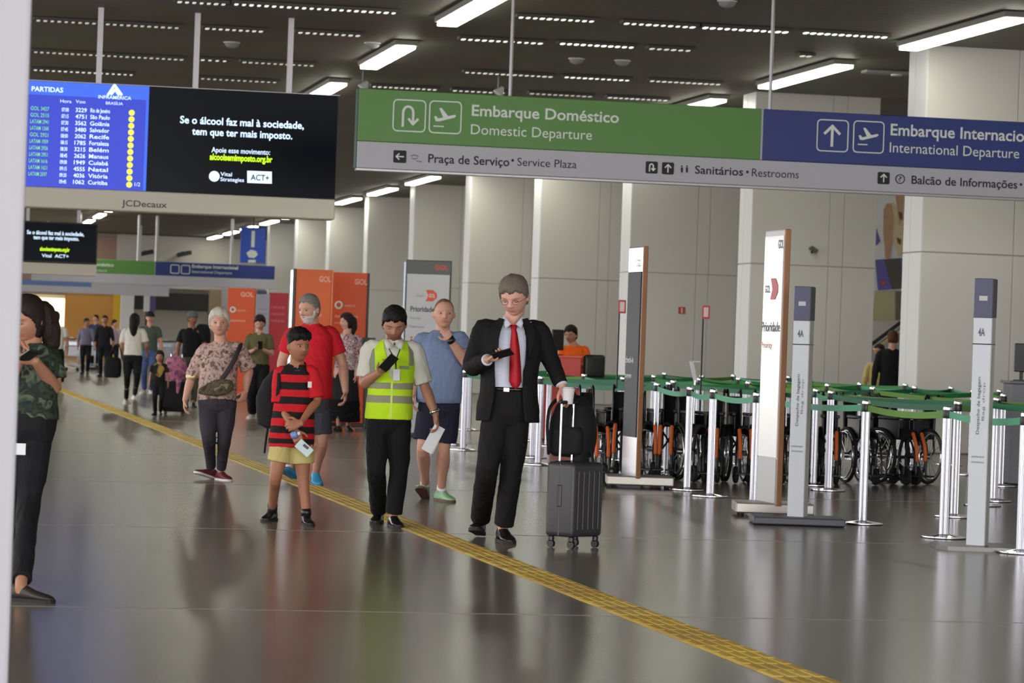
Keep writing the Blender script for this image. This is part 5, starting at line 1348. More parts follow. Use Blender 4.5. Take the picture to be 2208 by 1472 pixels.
# cup on the suitcase handle
c = p.P(1225, 855, -.13)
cup = empty('paper_cup', c, label='white paper cup held by the suited man above the suitcase handle', cat='cup')
MB().lathe([(.033, -.05), (.034, -.05), (.043, .045), (.045, .05), (.043, .052)], n=24).build('cup', mat('white_paper', (222, 216, 222), .6), cup, smooth=True, sharp=40); MB().lathe([(.046, .048), (.046, .056), (.038, .060), (.036, .066)], n=24).build('lid', M_white, cup, smooth=True, sharp=40)

# suitcase
q = G(1246, 1184); sy = YAW + R(53)
sc_ = empty('suitcase', (q.x, q.y + .16, 0), sy, label='dark grey hard-shell cabin suitcase on four wheels beside the suited man', cat='suitcase')
M_case = mat('dark_grey_shell', (50, 49, 54), .45, var=.06, bump=.1, bscale=90)
# wide side along local x (0.36), narrow along y (0.23)
MB().box((0, 0, .335), (.36, .235, .51), bevel=.035, seg=3).build('shell', M_case, sc_, smooth=True, sharp=50)
MB().box((0, 0, .335), (.366, .012, .50), bevel=.004).build('zip_seam', M_black, sc_)
for k in range(5): MB().box((-.12 + .06 * k, -.119, .33), (.012, .008, .40), bevel=.003).build('rib', M_case, sc_)
MB().box((-.183, 0, .36), (.012, .035, .15), bevel=.005).build('side_handle', M_black, sc_)
for sx in (-1, 1):
    for sy_ in (-1, 1):
        MB().cyl((sx * .14 - .012, sy_ * .085, .028), (sx * .14 + .012, sy_ * .085, .028), .027, n=16).box((sx * .14, sy_ * .085, .065), (.04, .035, .04), bevel=.008).build('wheel', M_black, sc_)
hl = MB().cyl((-.07, .085, .58), (-.07, .085, .985), .0085, n=12).cyl((.07, .085, .58), (.07, .085, .985), .0085, n=12).build('telescopic_handle', M_chrome, sc_, smooth=True, sharp=40)
MB().box((0, .085, .995), (.19, .03, .025), bevel=.01, seg=2).build('grip', M_black, hl)
MB().box((0, .085, .588), (.2, .04, .012), bevel=.004).build('handle_housing', M_black, sc_)
bp = empty('backpack', Vector((q.x, q.y + .42, .0)) + RIGHT * .0 + UP * .585, YAW + R(-30), label='bulky black backpack standing on the suitcase behind its handle', cat='backpack')
M_bp = fabric('black_backpack', (26, 25, 27), .8, .2, 12, .3)
mb = MB(); rs = []
for z, w, d, y in ((0.03, .13, .09, 0), (.06, .155, .12, 0), (.18, .165, .13, .005), (.3, .155, .12, .01), (.39, .12, .095, .015), (.44, .08, .06, .02), (.455, .04, .03, .02)): rs.append((Vector((.03, y, z)), w, d, Vector((1, 0, 0)), Vector((0, 1, 0)), 2.8))
mb.oval(rs); o = mb.build('bag', M_bp, bp, smooth=True); remesh(o, .007, 3); wrinkle(o, .005, 3)
mb = MB(); mb.oval([(Vector((.06, -.11, z)), w, .05, Vector((1, 0, 0)), Vector((0, 1, 0)), 2.8) for z, w in ((.05, .09), (.07, .11), (.2, .11), (.24, .09))]); o = mb.build('front_pocket', M_bp, bp, smooth=True)
for k in (-1, 1): MB().tube([(k * .07, -.07, .42), (k * .085, -.13, .36), (k * .09, -.145, .24), (k * .085, -.13, .1), (k * .1, -.1, .05)], .013, n=8, sub=4, flat=((0, 1, 0), .4)).build('strap', M_bp, bp, smooth=True)
MB().tube([(-.03, .02, .44), (0, .02, .49), (.05, .02, .44)], .008, n=8, sub=4).build('grab_loop', M_bp, bp, smooth=True)
MB().tube([(.17, -.02, .12), (.22, -.03, .0), (.235, -.04, -.2), (.25, -.05, -.25)], .009, n=8, sub=4).build('hanging_strap', M_bp, bp, smooth=True)
mb = MB(); mb.oval([(Vector((.13, -.04, z)), w, d, Vector((1, 0, 0)), Vector((0, 1, 0)), 2.4) for z, w, d in ((-.36, .02, .04), (-.3, .035, .06), (-.1, .045, .08), (.1, .04, .07), (.2, .02, .04))]); o = mb.build('side_flap', M_bp, bp, smooth=True)

# ---------------------------------------------------------------- man in the high-visibility vest
p = Person('man in lime high-visibility vest over white shirt looking at his phone', FPX / 292, (848, 1136), 1.70)
p.feet((816, 1127), (848, 1135))
p.skeleton(dict(hip=(838, 896, .02), sho=(848, 745, .02), shL=(798, 748, .02), shR=(894, 750, .02), elL=(785, 824, .0), wrL=(818, 803, -.2), elR=(915, 830, .02), wrR=(939, 893, -.04), hpL=(816, 912, .02), hpR=(861, 912, .02), knL=(812, 1012, -.02), knR=(860, 1018, .02)))
p.shoes(M_shoeblk, M_soleblk, -6, 16, 0, 0, .95)
hd = Head(p.P(850, 699, -.04), 4, 24, 0, .238); p.browk = 1.3
p.body(skin_mat('skin_tan', (168, 121, 97)), hd, (0, 0), hands={'L': ((RIGHT * .6 + UP * .45 - FWD * .55), (FWD * .1 + RIGHT * .1 + UP * .9), (-FWD + UP * .5), (.8, .9, .6)), 'R': ((RIGHT * .15 - UP * .95 - FWD * .1), (-RIGHT * .8 - FWD * .3), (-FWD * 1), (.5, .6, .4))}, stubble=(.55, .5, .48))
p.eyes(True); M_hairbk = fabric('black_hair', (20, 17, 16), .6, .3, 60, .6, 140); p.hair('full', M_hairbk, .02, seed=2)
M_wsh = fabric('white_uniform_shirt', (206, 206, 196), .8, .04, 8, .15)
mb = MB().oval(p.torso_rings([(.1, .15, .1, 0)] + TEE[3:], (0, 0), p.J['hip'], p.J['sho']))
p.sleeve(mb, 'L', .86, (.06, .072, .068, .066)); p.sleeve(mb, 'R', .95, (.06, .072, .070, .070)); p.part(mb, 'shirt', M_wsh, .006, 3, .006, 2)
zz = lambda y, x=840: p.P(x, y, -.1).z
ax = p.J['sho']; lx = lambda px: (p.P(px, 780, -.1) - p.base).x
M_vest = band_mat('lime_vest', (186, 224, 36), [(2, zz(837), zz(823), (140, 142, 118)), (2, zz(867), zz(851), (140, 142, 118)), (0, lx(800), lx(811), (138, 142, 124), 2, zz(806), 3), (0, lx(884), lx(896), (138, 142, 124), 2, zz(785), 3), (0, lx(846), lx(850), (206, 226, 110), 2, 0, zz(785))])
VEST = [(-.05, .184, .128, 0), (.1, .180, .13, .0), (.3, .172, .128, .004), (.5, .174, .13, .008), (.75, .184, .132, .01), (.93, .172, .115, 0), (1.04, .12, .086, 0), (1.07, .10, .08, 0)]
mb = MB(); rs = []
for (c, w, d, sd, fr, e), op in zip(p.torso_rings(VEST, (0, 0), p.J['hip'], p.J['sho']), (.0, 0, 0, 0, .012, .045, .062, .066)):
    outer, inner = [], []; a0 = math.asin(min(.9, max(op, .002) / w))
    for k in range(37):
        a = math.pi / 2 + a0 + (2 * math.pi - 2 * a0) * k / 36
        for lst, dw in ((outer, 0), (inner, -.014)):
            ct, st = math.cos(a), math.sin(a); lst.append(c + sd * ((w + dw) * math.copysign(abs(ct) ** .85, ct)) + fr * ((d + dw) * math.copysign(abs(st) ** .85, st)))
    rs.append(outer + inner[::-1])
mb.rings(rs); VO = p.part(mb, 'vest', M_vest, .006, 2, .004, 9, (1, 1, .6))
p.lower((.092, .088, .072, .068, .066), 1.95, 'trousers', fabric('black_cotton', (20, 20, 22)), (838, 890, .02), 0, .007, 7, hipw=(.155, .112))
mb = MB()
for k in (-1, 1): mb.tube([p.P(851 + k * 16, 738, .0), p.P(851 + k * 12, 752, -.12), p.P(853 + k * 2, 774, -.15), p.P(854, 797, -.155)], .004, n=6, sub=3)
LY = p.part(mb, 'lanyard', mat('lanyard_dark_green', (32, 52, 44), .7)); mb = MB().box(p.P(855, 808, -.158), (.05, .004, .085), Matrix.Rotation(-TH, 3, 'Z'), bevel=.002); p.loc(mb).build('badge', mat('badge_card', (204, 198, 216), .4), LY)
mb = MB().box(p.P(872, 792, -.135), (.07, .004, .022), Matrix.Rotation(-TH, 3, 'Z')); p.loc(mb).build('name_tag', mat('tag_grey_green', (108, 126, 96), .6), VO)
mb = MB()
for k in (-1, 1):
    a = p.P(850 + k * 17, 728, -.02); b = p.P(850 + k * 3, 745, -.12); c = p.P(850 + k * 15, 754, -.125); d = p.P(850 + k * 22, 738, -.06); n_ = -FWD * .006
    mb.add([a, b, c, d, a + n_, b + n_, c + n_, d + n_], [(0, 1, 2, 3), (4, 7, 6, 5), (0, 4, 5, 1), (1, 5, 6, 2), (2, 6, 7, 3), (3, 7, 4, 0)])
p.part(mb, 'collar', M_wsh)
mb = MB().tube([p.P(936, 884, -.04), p.P(938.5, 889, -.04)], .036, n=14, sub=1, round_end=False); p.part(mb, 'wristwatch', M_chrome)
phone_at(p.P(838, 782, -.31), YAW, R(30), 'black phone held up by the man in the lime vest', roll=R(38))
c = p.P(934, 946, -.07); pr_ = empty('paper_sheet', c, YAW, label='folded white paper hanging from the vest wearer\'s hand', cat='paper')
MB().box((0, 0, 0), (.085, .003, .21), Matrix.Rotation(R(27), 3, 'Y')).build('sheet', mat('paper_white', (220, 222, 226), .7), pr_); MB().box((.006, .006, -.003), (.08, .003, .20), Matrix.Rotation(R(24), 3, 'Y')).build('fold', MATS['paper_white'], pr_)

# ---------------------------------------------------------------- man in the blue-grey T-shirt, hand on chin
p = Person('man in blue-grey T-shirt and navy shorts holding his chin', FPX / 253, (938, 1084), 1.75)
p.feet((914, 1076), (951, 1080))
p.skeleton(dict(hip=(946, 868, .02), sho=(953, 726, .02), shL=(910, 731, .02), shR=(993, 728, .0), elL=(896, 795, .02), wrL=(890, 850, -.05), elR=(1004, 779, -.12), wrR=(972, 734, -.24), hpL=(928, 885, .02), hpR=(965, 885, .02), knL=(912, 966, -.02), knR=(957, 970, .04)))
p.shoes(mat('running_shoe_mint', (150, 190, 150), .6, var=.35, vscale=40), mat('running_sole_dark', (92, 60, 50), .6), -10, 30, 22, 0, 1.02)
hd = Head(p.P(957, 677, -.03), 8, -2, 0, .252); p.browk = .5
p.body(skin_mat('skin_ruddy', (202, 154, 134)), hd, (0, 0), slim=1.08, hands={'L': ((-UP * .95 - FWD * .1), RIGHT, -FWD, (.4, .5, .4)), 'R': ((-RIGHT * .5 + UP * .8 - FWD * .1), (-RIGHT * .3 + FWD * .9), (-RIGHT * .7 + FWD * .3), (.9, .9, .6))})
p.eyes(False); p.hair('bald', fabric('thin_brown_hair', (120, 88, 66), .7, .2, 60), .004)
M_bt = fabric('blue_grey_jersey', (118, 134, 168), .8, .06, 6, .2)
mb = MB().oval(p.torso_rings([(-.0, .190, .135, .02), (.06, .195, .145, .03), (.25, .198, .155, .035), (.5, .190, .145, .02), (.75, .192, .13, .01), (.92, .182, .108, 0), (1.03, .13, .082, 0), (1.1, .078, .068, 0)], (0, 0), p.J['hip'], p.J['sho']))
p.sleeve(mb, 'L', .62, (.062, .076, .074, .072)); p.sleeve(mb, 'R', .62, (.062, .076, .074, .074)); p.part(mb, 'tshirt', M_bt, .006, 3, .006, 12)
p.lower((.108, .108, .105, .104), .80, 'shorts', fabric('navy_cotton', (34, 36, 54)), (947, 858, .02), 0, .006, 3, hipw=(.178, .13))
mb = MB().tube([p.P(969, 729, -.26), p.P(974, 736, -.24)], .037, n=14, sub=1, round_end=False); p.part(mb, 'wristwatch', M_black)
for q_ in 'LR': mb = MB().tube([p.J['an' + q_] + UP * .0, p.J['an' + q_].lerp(p.J['kn' + q_], .1)], .043, n=14, sub=1, round_end=False); p.part(mb, 'sock', M_white)

# ---------------------------------------------------------------- the boy
p = Person('boy in red and black striped football shirt and khaki shorts, hands clasped', FPX / 293, (625, 1134), 1.45)
p.feet((586, 1122), (660, 1131)); p.s = .86
p.skeleton(dict(hip=(630, 925, .02), sho=(640, 795, .02), shL=(604, 802, .02), shR=(674, 800, .0), elL=(603, 873, -.0), wrL=(636, 927, -.16), elR=(684, 862, -.02), wrR=(648, 912, -.20), hpL=(612, 940, .02), hpR=(650, 940, .02), knL=(594, 1030, -.0), knR=(654, 1035, .02)))
p.shoes(M_shoeblk, M_soleblk, -14, 14, 0, 0, .98, high=True)
hd = Head(p.P(644, 747, -.02), 32, 0, 0, .222); p.browk = 1.2
p.body(skin_mat('skin_brown', (158, 108, 82)), hd, (-5, 5), slim=.86, hands={'L': ((RIGHT * .35 - UP * .9 - FWD * .2), (FWD * .8 + RIGHT * .2), (RIGHT), (.5, .6, .5), 1.12), 'R': ((-RIGHT * .9 - UP * .25 - FWD * .1), (FWD * .9 - UP * .2), (UP), (.8, .8, .5), 1.12)})
p.eyes(False); p.hair('boy', M_hairbk, .03, seed=6)
z0 = lambda y: p.P(630, y, -.08).z
bands = []
for y0, y1 in ((784, 806), (822, 838), (853, 869), (886, 901), (917, 932), (944, 955)): bands.append((2, z0(y1), z0(y0), (26, 20, 22)))
M_str = band_mat('striped_jersey', (186, 24, 34), bands)
mb = MB().oval(p.torso_rings([(-.29, .196, .128, .0), (-.15, .196, .130, .0), (.1, .188, .128, .0), (.4, .172, .12, .0), (.75, .168, .11, 0), (.92, .162, .1, 0), (1.03, .115, .075, 0), (1.08, .075, .066, 0)], (0, 0), p.J['hip'], p.J['sho'])); JS = p.part(mb, 'football_shirt', M_str, .006, 3, .005, 4)
M_jr = fabric('jersey_red', (190, 26, 36), .8, .08)
for q_ in 'LR':
    mb = MB(); p.sleeve(mb, q_, .92, (.058, .068, .072, .074)); p.part(mb, 'sleeve', M_jr, .006, 2, .004, 6)
mb = MB().box(p.P(668, 829, -.115), (.03, .005, .045), Matrix.Rotation(-TH, 3, 'Z'), bevel=.002); p.loc(mb).build('badge', mat('badge_white', (214, 206, 206), .5), JS)
mb = MB().torus(p.P(640, 789, .01), .066, .010, p.P(640, 780, 0) - p.P(641, 795, .03), n=24, k=6); p.loc(mb).build('collar', M_black, JS, smooth=True)
p.lower((.102, .104, .103, .102), .62, 'shorts', fabric('khaki_cotton', (186, 170, 112)), (630, 925, .02), 0, .004, 5, hipw=(.178, .125))
for q_ in 'LR': mb = MB().tube([p.J['an' + q_] + UP * -.01, p.J['an' + q_].lerp(p.J['kn' + q_], .16)], .038, n=14, sub=1, round_end=False); p.part(mb, 'sock', M_black)
c = p.P(656, 966, -.22); it = empty('phone', c, YAW, label='pale phone with a slip of paper held low by the boy', cat='phone')
MB().box((0, 0, 0), (.075, .01, .125), Matrix.Rotation(R(-50), 3, 'Y'), bevel=.003).build('case', mat('pale_blue_case', (186, 206, 208), .4), it); MB().box((.012, -.007, .012), (.045, .004, .02), Matrix.Rotation(R(38), 3, 'Y')).build('dark_stripe', M_black, it)
c = p.P(636, 937, -.2); it = empty('bottle', c, YAW, label='blue and white bottle top in the boy\'s clasped hands', cat='bottle')
MB().lathe([(.022, -.03), (.026, -.02), (.026, .012), (.014, .02)], n=16, axis=Matrix.Rotation(R(70), 3, 'Y')).build('body', mat('bottle_blue', (112, 140, 196), .4), it, smooth=True, sharp=40); MB().lathe([(.014, .02), (.014, .04)], n=16, axis=Matrix.Rotation(R(70), 3, 'Y')).build('cap', M_white, it)
bb = empty('backpack', p.P(590, 856, .16), YAW, label='black backpack on the boy\'s back showing past his left side', cat='backpack')
mb = MB().oval([(Vector((x, 0, z)), w, .10, Vector((1, 0, 0)), Vector((0, 1, 0)), 2.7) for x, z, w in ((-.0, -.23, .05), (-.015, -.20, .10), (-.015, 0, .115), (.02, .12, .10), (.05, .2, .07), (.06, .225, .04))]); o = mb.build('bag', M_bp, bb, smooth=True); remesh(o, .008, 3); wrinkle(o, .004, 2)
MB().tube([(-.03, -.03, -.2), (-.045, -.03, -.33), (-.05, -.03, -.41)], .008, n=8, sub=3).build('hanging_strap', M_bp, bb)
MB().tube([(.03, -.02, .2), (.045, -.16, .20), (.05, -.22, .1), (.04, -.2, -.02)], .013, n=8, sub=4, flat=((0, 1, 0), .35)).build('strap', M_bp, bb, smooth=True)

# ---------------------------------------------------------------- grey-bearded man in the red polo shirt
p = Person('grey-bearded man in red polo shirt and dark shorts behind the boy', FPX / 234, (660, 1047), 1.80)
p.feet((628, 1034), (680, 1044))
p.skeleton(dict(hip=(672, 856, .02), sho=(674, 712, .02), shL=(631, 717, -.02), shR=(713, 716, .05), elL=(608, 780, .0), wrL=(612, 838, -.1), elR=(739, 785, .05), wrR=(745, 843, -.08), hpL=(654, 874, .0), hpR=(690, 872, .03), knL=(641, 948, -.06), knR=(694, 948, .02)))
M_bs = mat('bright_blue_shoe', (66, 160, 210), .6, var=.15, vscale=30); p.shoes(M_bs, mat('blue_sole', (40, 120, 180), .6), -30, 10, 20, -8, 1.05)
hd = Head(p.P(667, 667, -.03), -34, 8, 0, .256); p.browk = .4
p.body(MATS['skin_ruddy'], hd, (-14, -10), slim=1.08, hands={'L': ((-UP), RIGHT, -FWD, (.5, .6, .4)), 'R': ((-UP * .98 - FWD * .15), (-RIGHT * .8), (-FWD), (.55, .6, .4))})
p.eyes(False); M_grey = fabric('grey_hair', (128, 124, 118), .7, .3, 60, .6, 140); M_whb = fabric('white_beard', (204, 196, 190), .8, .15, 60, .6, 140)
p.hair('short', M_grey, .012); p.hair('beard', M_whb, .008, 'beard')
M_rp = fabric('red_polo', (204, 30, 44), .8, .07)
mb = MB().oval(p.torso_rings([(-.02, .185, .135, .0), (.06, .19, .14, .01), (.3, .19, .15, .02), (.5, .186, .142, .015), (.75, .19, .13, .01), (.92, .182, .108, 0), (1.03, .13, .082, 0), (1.1, .078, .068, 0)], (-12, -12), p.J['hip'], p.J['sho']))
p.sleeve(mb, 'L', .68, (.062, .074, .072, .072)); p.sleeve(mb, 'R', .68, (.062, .074, .072, .074)); PO = p.part(mb, 'polo_shirt', M_rp, .006, 3, .006, 21)
mb = MB().torus(p.P(670, 703, .0), .072, .016, p.P(668, 690, -.03) - p.P(672, 712, .02), n=24, k=6); p.loc(mb).build('collar', M_rp, PO, smooth=True)
p.lower((.106, .106, .098, .098), .84, 'shorts', fabric('charcoal_cotton', (66, 66, 76)), (673, 842, .02), -8, .005, 3, hipw=(.172, .13))

# ---------------------------------------------------------------- white-haired woman in the floral blouse
p = Person('white-haired woman in floral blouse and dark trousers walking with a shoulder bag', FPX / 232, (463, 1039), 1.62)
p.feet((451, 1033), (476, 1035))
p.skeleton(dict(hip=(467, 856, .02), sho=(477, 745, .02), shL=(441, 753, .02), shR=(515, 748, .02), elL=(413, 812, .03), wrL=(399, 862, -.06), elR=(537, 797, .05), wrR=(530, 842, -.06), hpL=(449, 870, .0), hpR=(488, 870, .0), knL=(450, 942, -.02), knR=(484, 944, .02)))
M_bur = mat('burgundy_shoe', (104, 36, 44), .6); M_whs = mat('white_sole', (214, 208, 208), .6); p.shoes(M_bur, M_whs, -42, 32, 14, 0, 1.0)
hd = Head(p.P(473, 696, -.03), 6, 0, 3, .248); p.browk = .4
p.body(MATS['skin_fair'], hd, (0, 0), slim=1.02, hands={'L': ((-UP * .95 - FWD * .15), (RIGHT * .8), (-FWD), (.45, .55, .4)), 'R': ((-RIGHT * .25 - UP * .9 - FWD * .2), (-RIGHT * .6 + FWD * .5), (-FWD), (.6, .7, .4))})
p.eyes(False); p.hair('bob', fabric('white_hair', (206, 200, 188), .7, .2, 50, .6, 140), .02, lift=-.01)
M_fl = ramp_mat('floral_blouse', [(92, 78, 66), (150, 122, 112), (196, 168, 162), (170, 146, 140), (112, 96, 80)], 19, stretch=(1, 1, 1), detail=4)
mb = MB().oval(p.torso_rings([(-.06, .192, .140, .0), (.1, .196, .15, .01), (.35, .19, .155, .02), (.6, .188, .155, .03), (.8, .182, .13, .015), (.92, .172, .108, 0), (1.03, .12, .08, 0), (1.09, .078, .066, 0)], (0, 0), p.J['hip'], p.J['sho']))
p.sleeve(mb, 'L', .97, (.06, .072, .074, .070)); p.sleeve(mb, 'R', .97, (.06, .074, .080, .084)); p.part(mb, 'blouse', M_fl, .0065, 3, .008, 31)
p.lower((.106, .096, .072, .058, .050), 1.9, 'trousers', fabric('charcoal_knit', (58, 54, 62)), (467, 850, .02), 0, .004, 3, hipw=(.18, .135))
c = p.P(462, 838, -.2); bg_ = empty('shoulder_bag', c, YAW, label='olive patterned crossbody bag across the white-haired woman\'s front', cat='bag')
M_cb = ramp_mat('olive_camouflage', [(60, 56, 44), (96, 88, 72), (72, 66, 50), (132, 122, 104)], 14)
mb = MB().oval([(Vector((x, 0, z)), w, d, Vector((1, 0, 0)), Vector((0, 1, 0)), 2.4) for x, z, w, d in ((-.02, -.06, .10, .03), (-.01, -.045, .14, .045), (.02, 0, .16, .05), (.06, .05, .12, .045), (.09, .09, .06, .03))]); o = mb.build('bag', M_cb, bg_, smooth=True); remesh(o, .007, 3); wrinkle(o, .006, 5)
mb = MB().tube([p.P(480, 815, -.2) - c, p.P(500, 785, -.17) - c, p.P(514, 755, -.1) - c, p.P(519, 744, 0) - c], .022, n=8, sub=4, flat=(FWD, .25)); mb.v = [tuple(Matrix.Rotation(-YAW, 3, 'Z') @ Vector(v)) for v in mb.v]; mb.build('strap', mat('bag_strap_dark', (46, 40, 38), .7), bg_, smooth=True)
mb = MB().tube([p.P(411, 806, .0), p.P(417, 811, .03)], .058, n=14, sub=1, round_end=False); p.part(mb, 'bracelet', mat('gold_bracelet', (188, 168, 120), .4, metal=.5))

# ---------------------------------------------------------------- woman half hidden by the foreground pillar
p = Person('woman in camouflage T-shirt and black trousers half hidden by the foreground pillar', FPX / 410, (50, 1270), 1.58)
p.feet((20, 1252), (44, 1296))
p.skeleton(dict(hip=(62, 900, .0), sho=(66, 752, .0), shL=(12, 760, .0), shR=(108, 768, .02), elL=(6, 850, -.1), wrL=(40, 782, -.2), elR=(118, 836, .0), wrR=(76, 778, -.22), hpL=(36, 925, .0), hpR=(80, 925, .0), knL=(26, 1060, .05), knR=(62, 1080, -.05)))
p.shoes(mat('brown_black_shoe', (44, 38, 36), .5), M_soleblk, -40, 72, 0, 0, 1.0)
hd = Head(p.P(60, 690, -.03), -38, 14, 0, .23)
p.body(MATS['skin_tan'], hd, (-18, -18), slim=1.0, hands={'L': ((RIGHT * .3 + UP * .6), UP, -FWD, (.7, .8, .5)), 'R': ((-RIGHT * .9 + UP * .15 - FWD * .2), (FWD * .5 + UP * .4), (UP), (.7, .8, .5))})
p.eyes(True); M_dkb = fabric('dark_brown_hair', (38, 26, 24), .6, .3, 50, .6, 140); p.hair('long', M_dkb, .012)
mb = MB().tube([hd.wv(.1, -.35, .1), hd.wv(.2, -.42, -.3), hd.wv(.22, -.42, -.65), hd.wv(.2, -.36, -.8)], [.07, .062, .045, .02], n=14, sub=4); p.part(mb, 'hair_length', M_dkb, .007, 2, .004, 3, (3, 3, .3))
M_camo = ramp_mat('dark_camouflage', [(28, 34, 30), (50, 64, 48), (34, 40, 38), (84, 96, 76), (30, 34, 34)], 9)
mb = MB().oval(p.torso_rings([(-.02, .175, .12, .0), (.2, .17, .125, .01), (.5, .165, .13, .02), (.75, .172, .125, .01), (.92, .168, .1, 0), (1.03, .12, .078, 0), (1.09, .075, .064, 0)], (-15, -15), p.J['hip'], p.J['sho']))
p.sleeve(mb, 'L', .7, (.06, .07, .072, .07)); p.sleeve(mb, 'R', .72, (.06, .07, .076, .078)); p.part(mb, 'tshirt', M_camo, .006, 3, .005, 41)
p.lower((.1, .092, .07, .062, .058), 1.94, 'trousers', fabric('black_twill', (22, 22, 26)), (62, 886, .0), -15, .005, 3, hipw=(.172, .13))
c = p.P(62, 766, -.3); phone_at(c, YAW + .3, R(68), 'dark phone held by the woman behind the pillar', roll=R(20))
c = p.P(44, 968, -.18); pp = empty('paper_slip', c, YAW, label='small white slip at the pillar-side hip of the camouflage-shirted woman', cat='paper'); MB().box((0, 0, 0), (.055, .004, .06), bevel=.001).build('sheet', MATS['paper_white'], pp)

# ---------------------------------------------------------------- people farther off, simpler but whole
def far_person(label, p_, gx, height, headpx, sk, skin, hairkind, hairmat, top, topw, bottom, shoes_m, sole_m, lowerspec=None, hyaw=0, hpitch=0, back=False, sleeve=.7, longhair=None, vox=.009, skirt=None, hemz=-.05, yaw=0, dirs=(-15, 15), topname='tshirt', cap=None, topprof=None, hh=.235, extra=None):
    p = Person(label, FPX / p_, gx, height, vox); k = 180 if back else 0
    p.feet((gx[0] - 9 * p_ / 134 * height / 1.7, gx[1] - 1), (gx[0] + 9 * p_ / 134 * height / 1.7, gx[1] - 2))
    if extra and 'feet' in extra: p.feet(*extra['feet'])
    p.skeleton(sk); p.shoes(shoes_m, sole_m, dirs[0] + k, dirs[1] + k, 0, 0, 1.0)
    hd = Head(p.P(*headpx), hyaw + k, hpitch, 0, hh * (p.s if height < 1.5 else 1))
    hv = (extra or {}).get('hands') or {'L': (-UP, RIGHT, -FWD, (.5, .5, .4)), 'R': (-UP, -RIGHT, -FWD, (.5, .5, .4))}
    p.body(skin, hd, (yaw, yaw), hands=hv, slim=1 if height > 1.5 else .8)
    if not back: p.eyes(False)
    if hairkind: p.hair(hairkind, hairmat, .012, nu=48, nv=32)
    if cap: 
        p.hair('cap', cap, 0, 'cap', nu=48, nv=32, lift=.02); mb = MB().oval([(hd.wv(0, .38, .15), .07, .055, hd.side, hd.f), (hd.wv(0, .42, .135), .075, .07, hd.side, hd.f)]); p.part(mb, 'cap_peak', cap)
    if longhair:
        mb = MB().tube([hd.wv(*q) for q in longhair[0]], longhair[1], n=14, sub=4); p.part(mb, 'hair_length', hairmat, .010, 2, .004, 3, (3, 3, .3))
    mb = MB().oval(p.torso_rings(topprof or [(hemz, .18, .12, 0), (.2, .172, .12, 0), (.5, .165, .118, .005), (.75, .178, .118, 0), (.92, .172, .1, 0), (1.03, .12, .078, 0), (1.09, .075, .064, 0)], (yaw, yaw), p.J['hip'], p.J['sho']))
    rr = (.058, .068, .068, .068) if sleeve <= 1 else (.058, .068, .062, .054, .046, .040)
    p.sleeve(mb, 'L', sleeve, rr); p.sleeve(mb, 'R', sleeve, rr); p.part(mb, topname, top, .0095, 2, .006, 3)
    if skirt:
        hp = p.J['hip']; n_ = (p.J['knL'] + p.J['knR']) / 2; an = (p.J['anL'] + p.J['anR']) / 2; sd, fr = p.side(yaw), p.front(yaw)
        mb = MB().oval([(hp + UP * .03, .16 * p.s, .11 * p.s, sd, fr), (hp - UP * .1, .185 * p.s, .13 * p.s, sd, fr), (n_, skirt[0], skirt[0] * .75, sd, fr), (n_.lerp(an, .85), skirt[1], skirt[1] * .8, sd, fr)]); p.part(mb, 'skirt', bottom, .010, 2, .01, 5, (1, 1, .3))
    else: p.lower(*(lowerspec or ((.1, .09, .07, .062, .058), 1.93)), 'trousers', bottom, None, yaw, .006, 5, vox=.011)
    return p
def auto_sk(gx, p_, h, arms='down', lean=0):
    """standing skeleton in pixels from the foot point, scale and height"""
    x, y = gx; u = p_ * h / 1.75; X = lambda a, z: (x + a * u + .035 * z * u, y - z * u)
    d = dict(hip=X(0, .95), sho=X(0, 1.42), shL=X(-.17, 1.39), shR=X(.17, 1.39), hpL=X(-.09, .88), hpR=X(.09, .88), knL=X(-.095, .48), knR=X(.095, .48))
    if arms == 'down': d.update(elL=X(-.24, 1.12), wrL=X(-.26, .88), elR=X(.24, 1.12), wrR=X(.26, .88)); z = {}
    elif arms == 'phone': d.update(elL=X(-.22, 1.1), wrL=X(-.08, 1.17), elR=X(.22, 1.1), wrR=X(.08, 1.17)); z = dict(elL=-.05, elR=-.05, wrL=-.25, wrR=-.25)
    elif arms == 'back': d.update(elL=X(-.22, 1.12), wrL=X(-.2, .92), elR=X(.25, 1.13), wrR=X(.27, .98)); z = dict(wrR=.15, wrL=.1)
    out = {k: (v[0], v[1], (z.get(k, 0))) for k, v in d.items()}; return out
def hx(gx, p_, h): u = p_ * h / 1.75; return (gx[0] + .035 * 1.63 * u, gx[1] - 1.625 * u, -.01)
SK1, SK2, SK3 = MATS['skin_tan'], MATS['skin_brown'], MATS['skin_fair']
PH = {'L': ((RIGHT * .8 + UP * .4 - FWD * .3), UP, -FWD, (.7, .8, .5)), 'R': ((-RIGHT * .8 + UP * .4 - FWD * .3), UP, -FWD, (.7, .8, .5))}
wt = fabric('white_cotton', (214, 208, 200)); bk = fabric('black_knit', (24, 24, 28)); kh = fabric('olive_khaki', (98, 94, 66)); gt = fabric('grey_green_tee', (74, 84, 74))
# in dark cap/bun and khaki top
g = (553, 903); sk = auto_sk(g, 134, 1.66, 'phone')
far_person('woman in khaki top and black trousers holding a phone by the orange kiosk', 134, g, 1.66, hx(g, 134, 1.66), sk, SK3, 'bob', M_dkb, kh, 0, bk, M_whs, M_whs, (((.105, .105, .10, .09, .085), 1.9)), sleeve=.75, hpitch=18, extra=dict(hands=PH))
q = W(561, 744, FPX / 134 - .35); phone_at(q, YAW, R(30), 'phone in the hands of the khaki-topped woman')
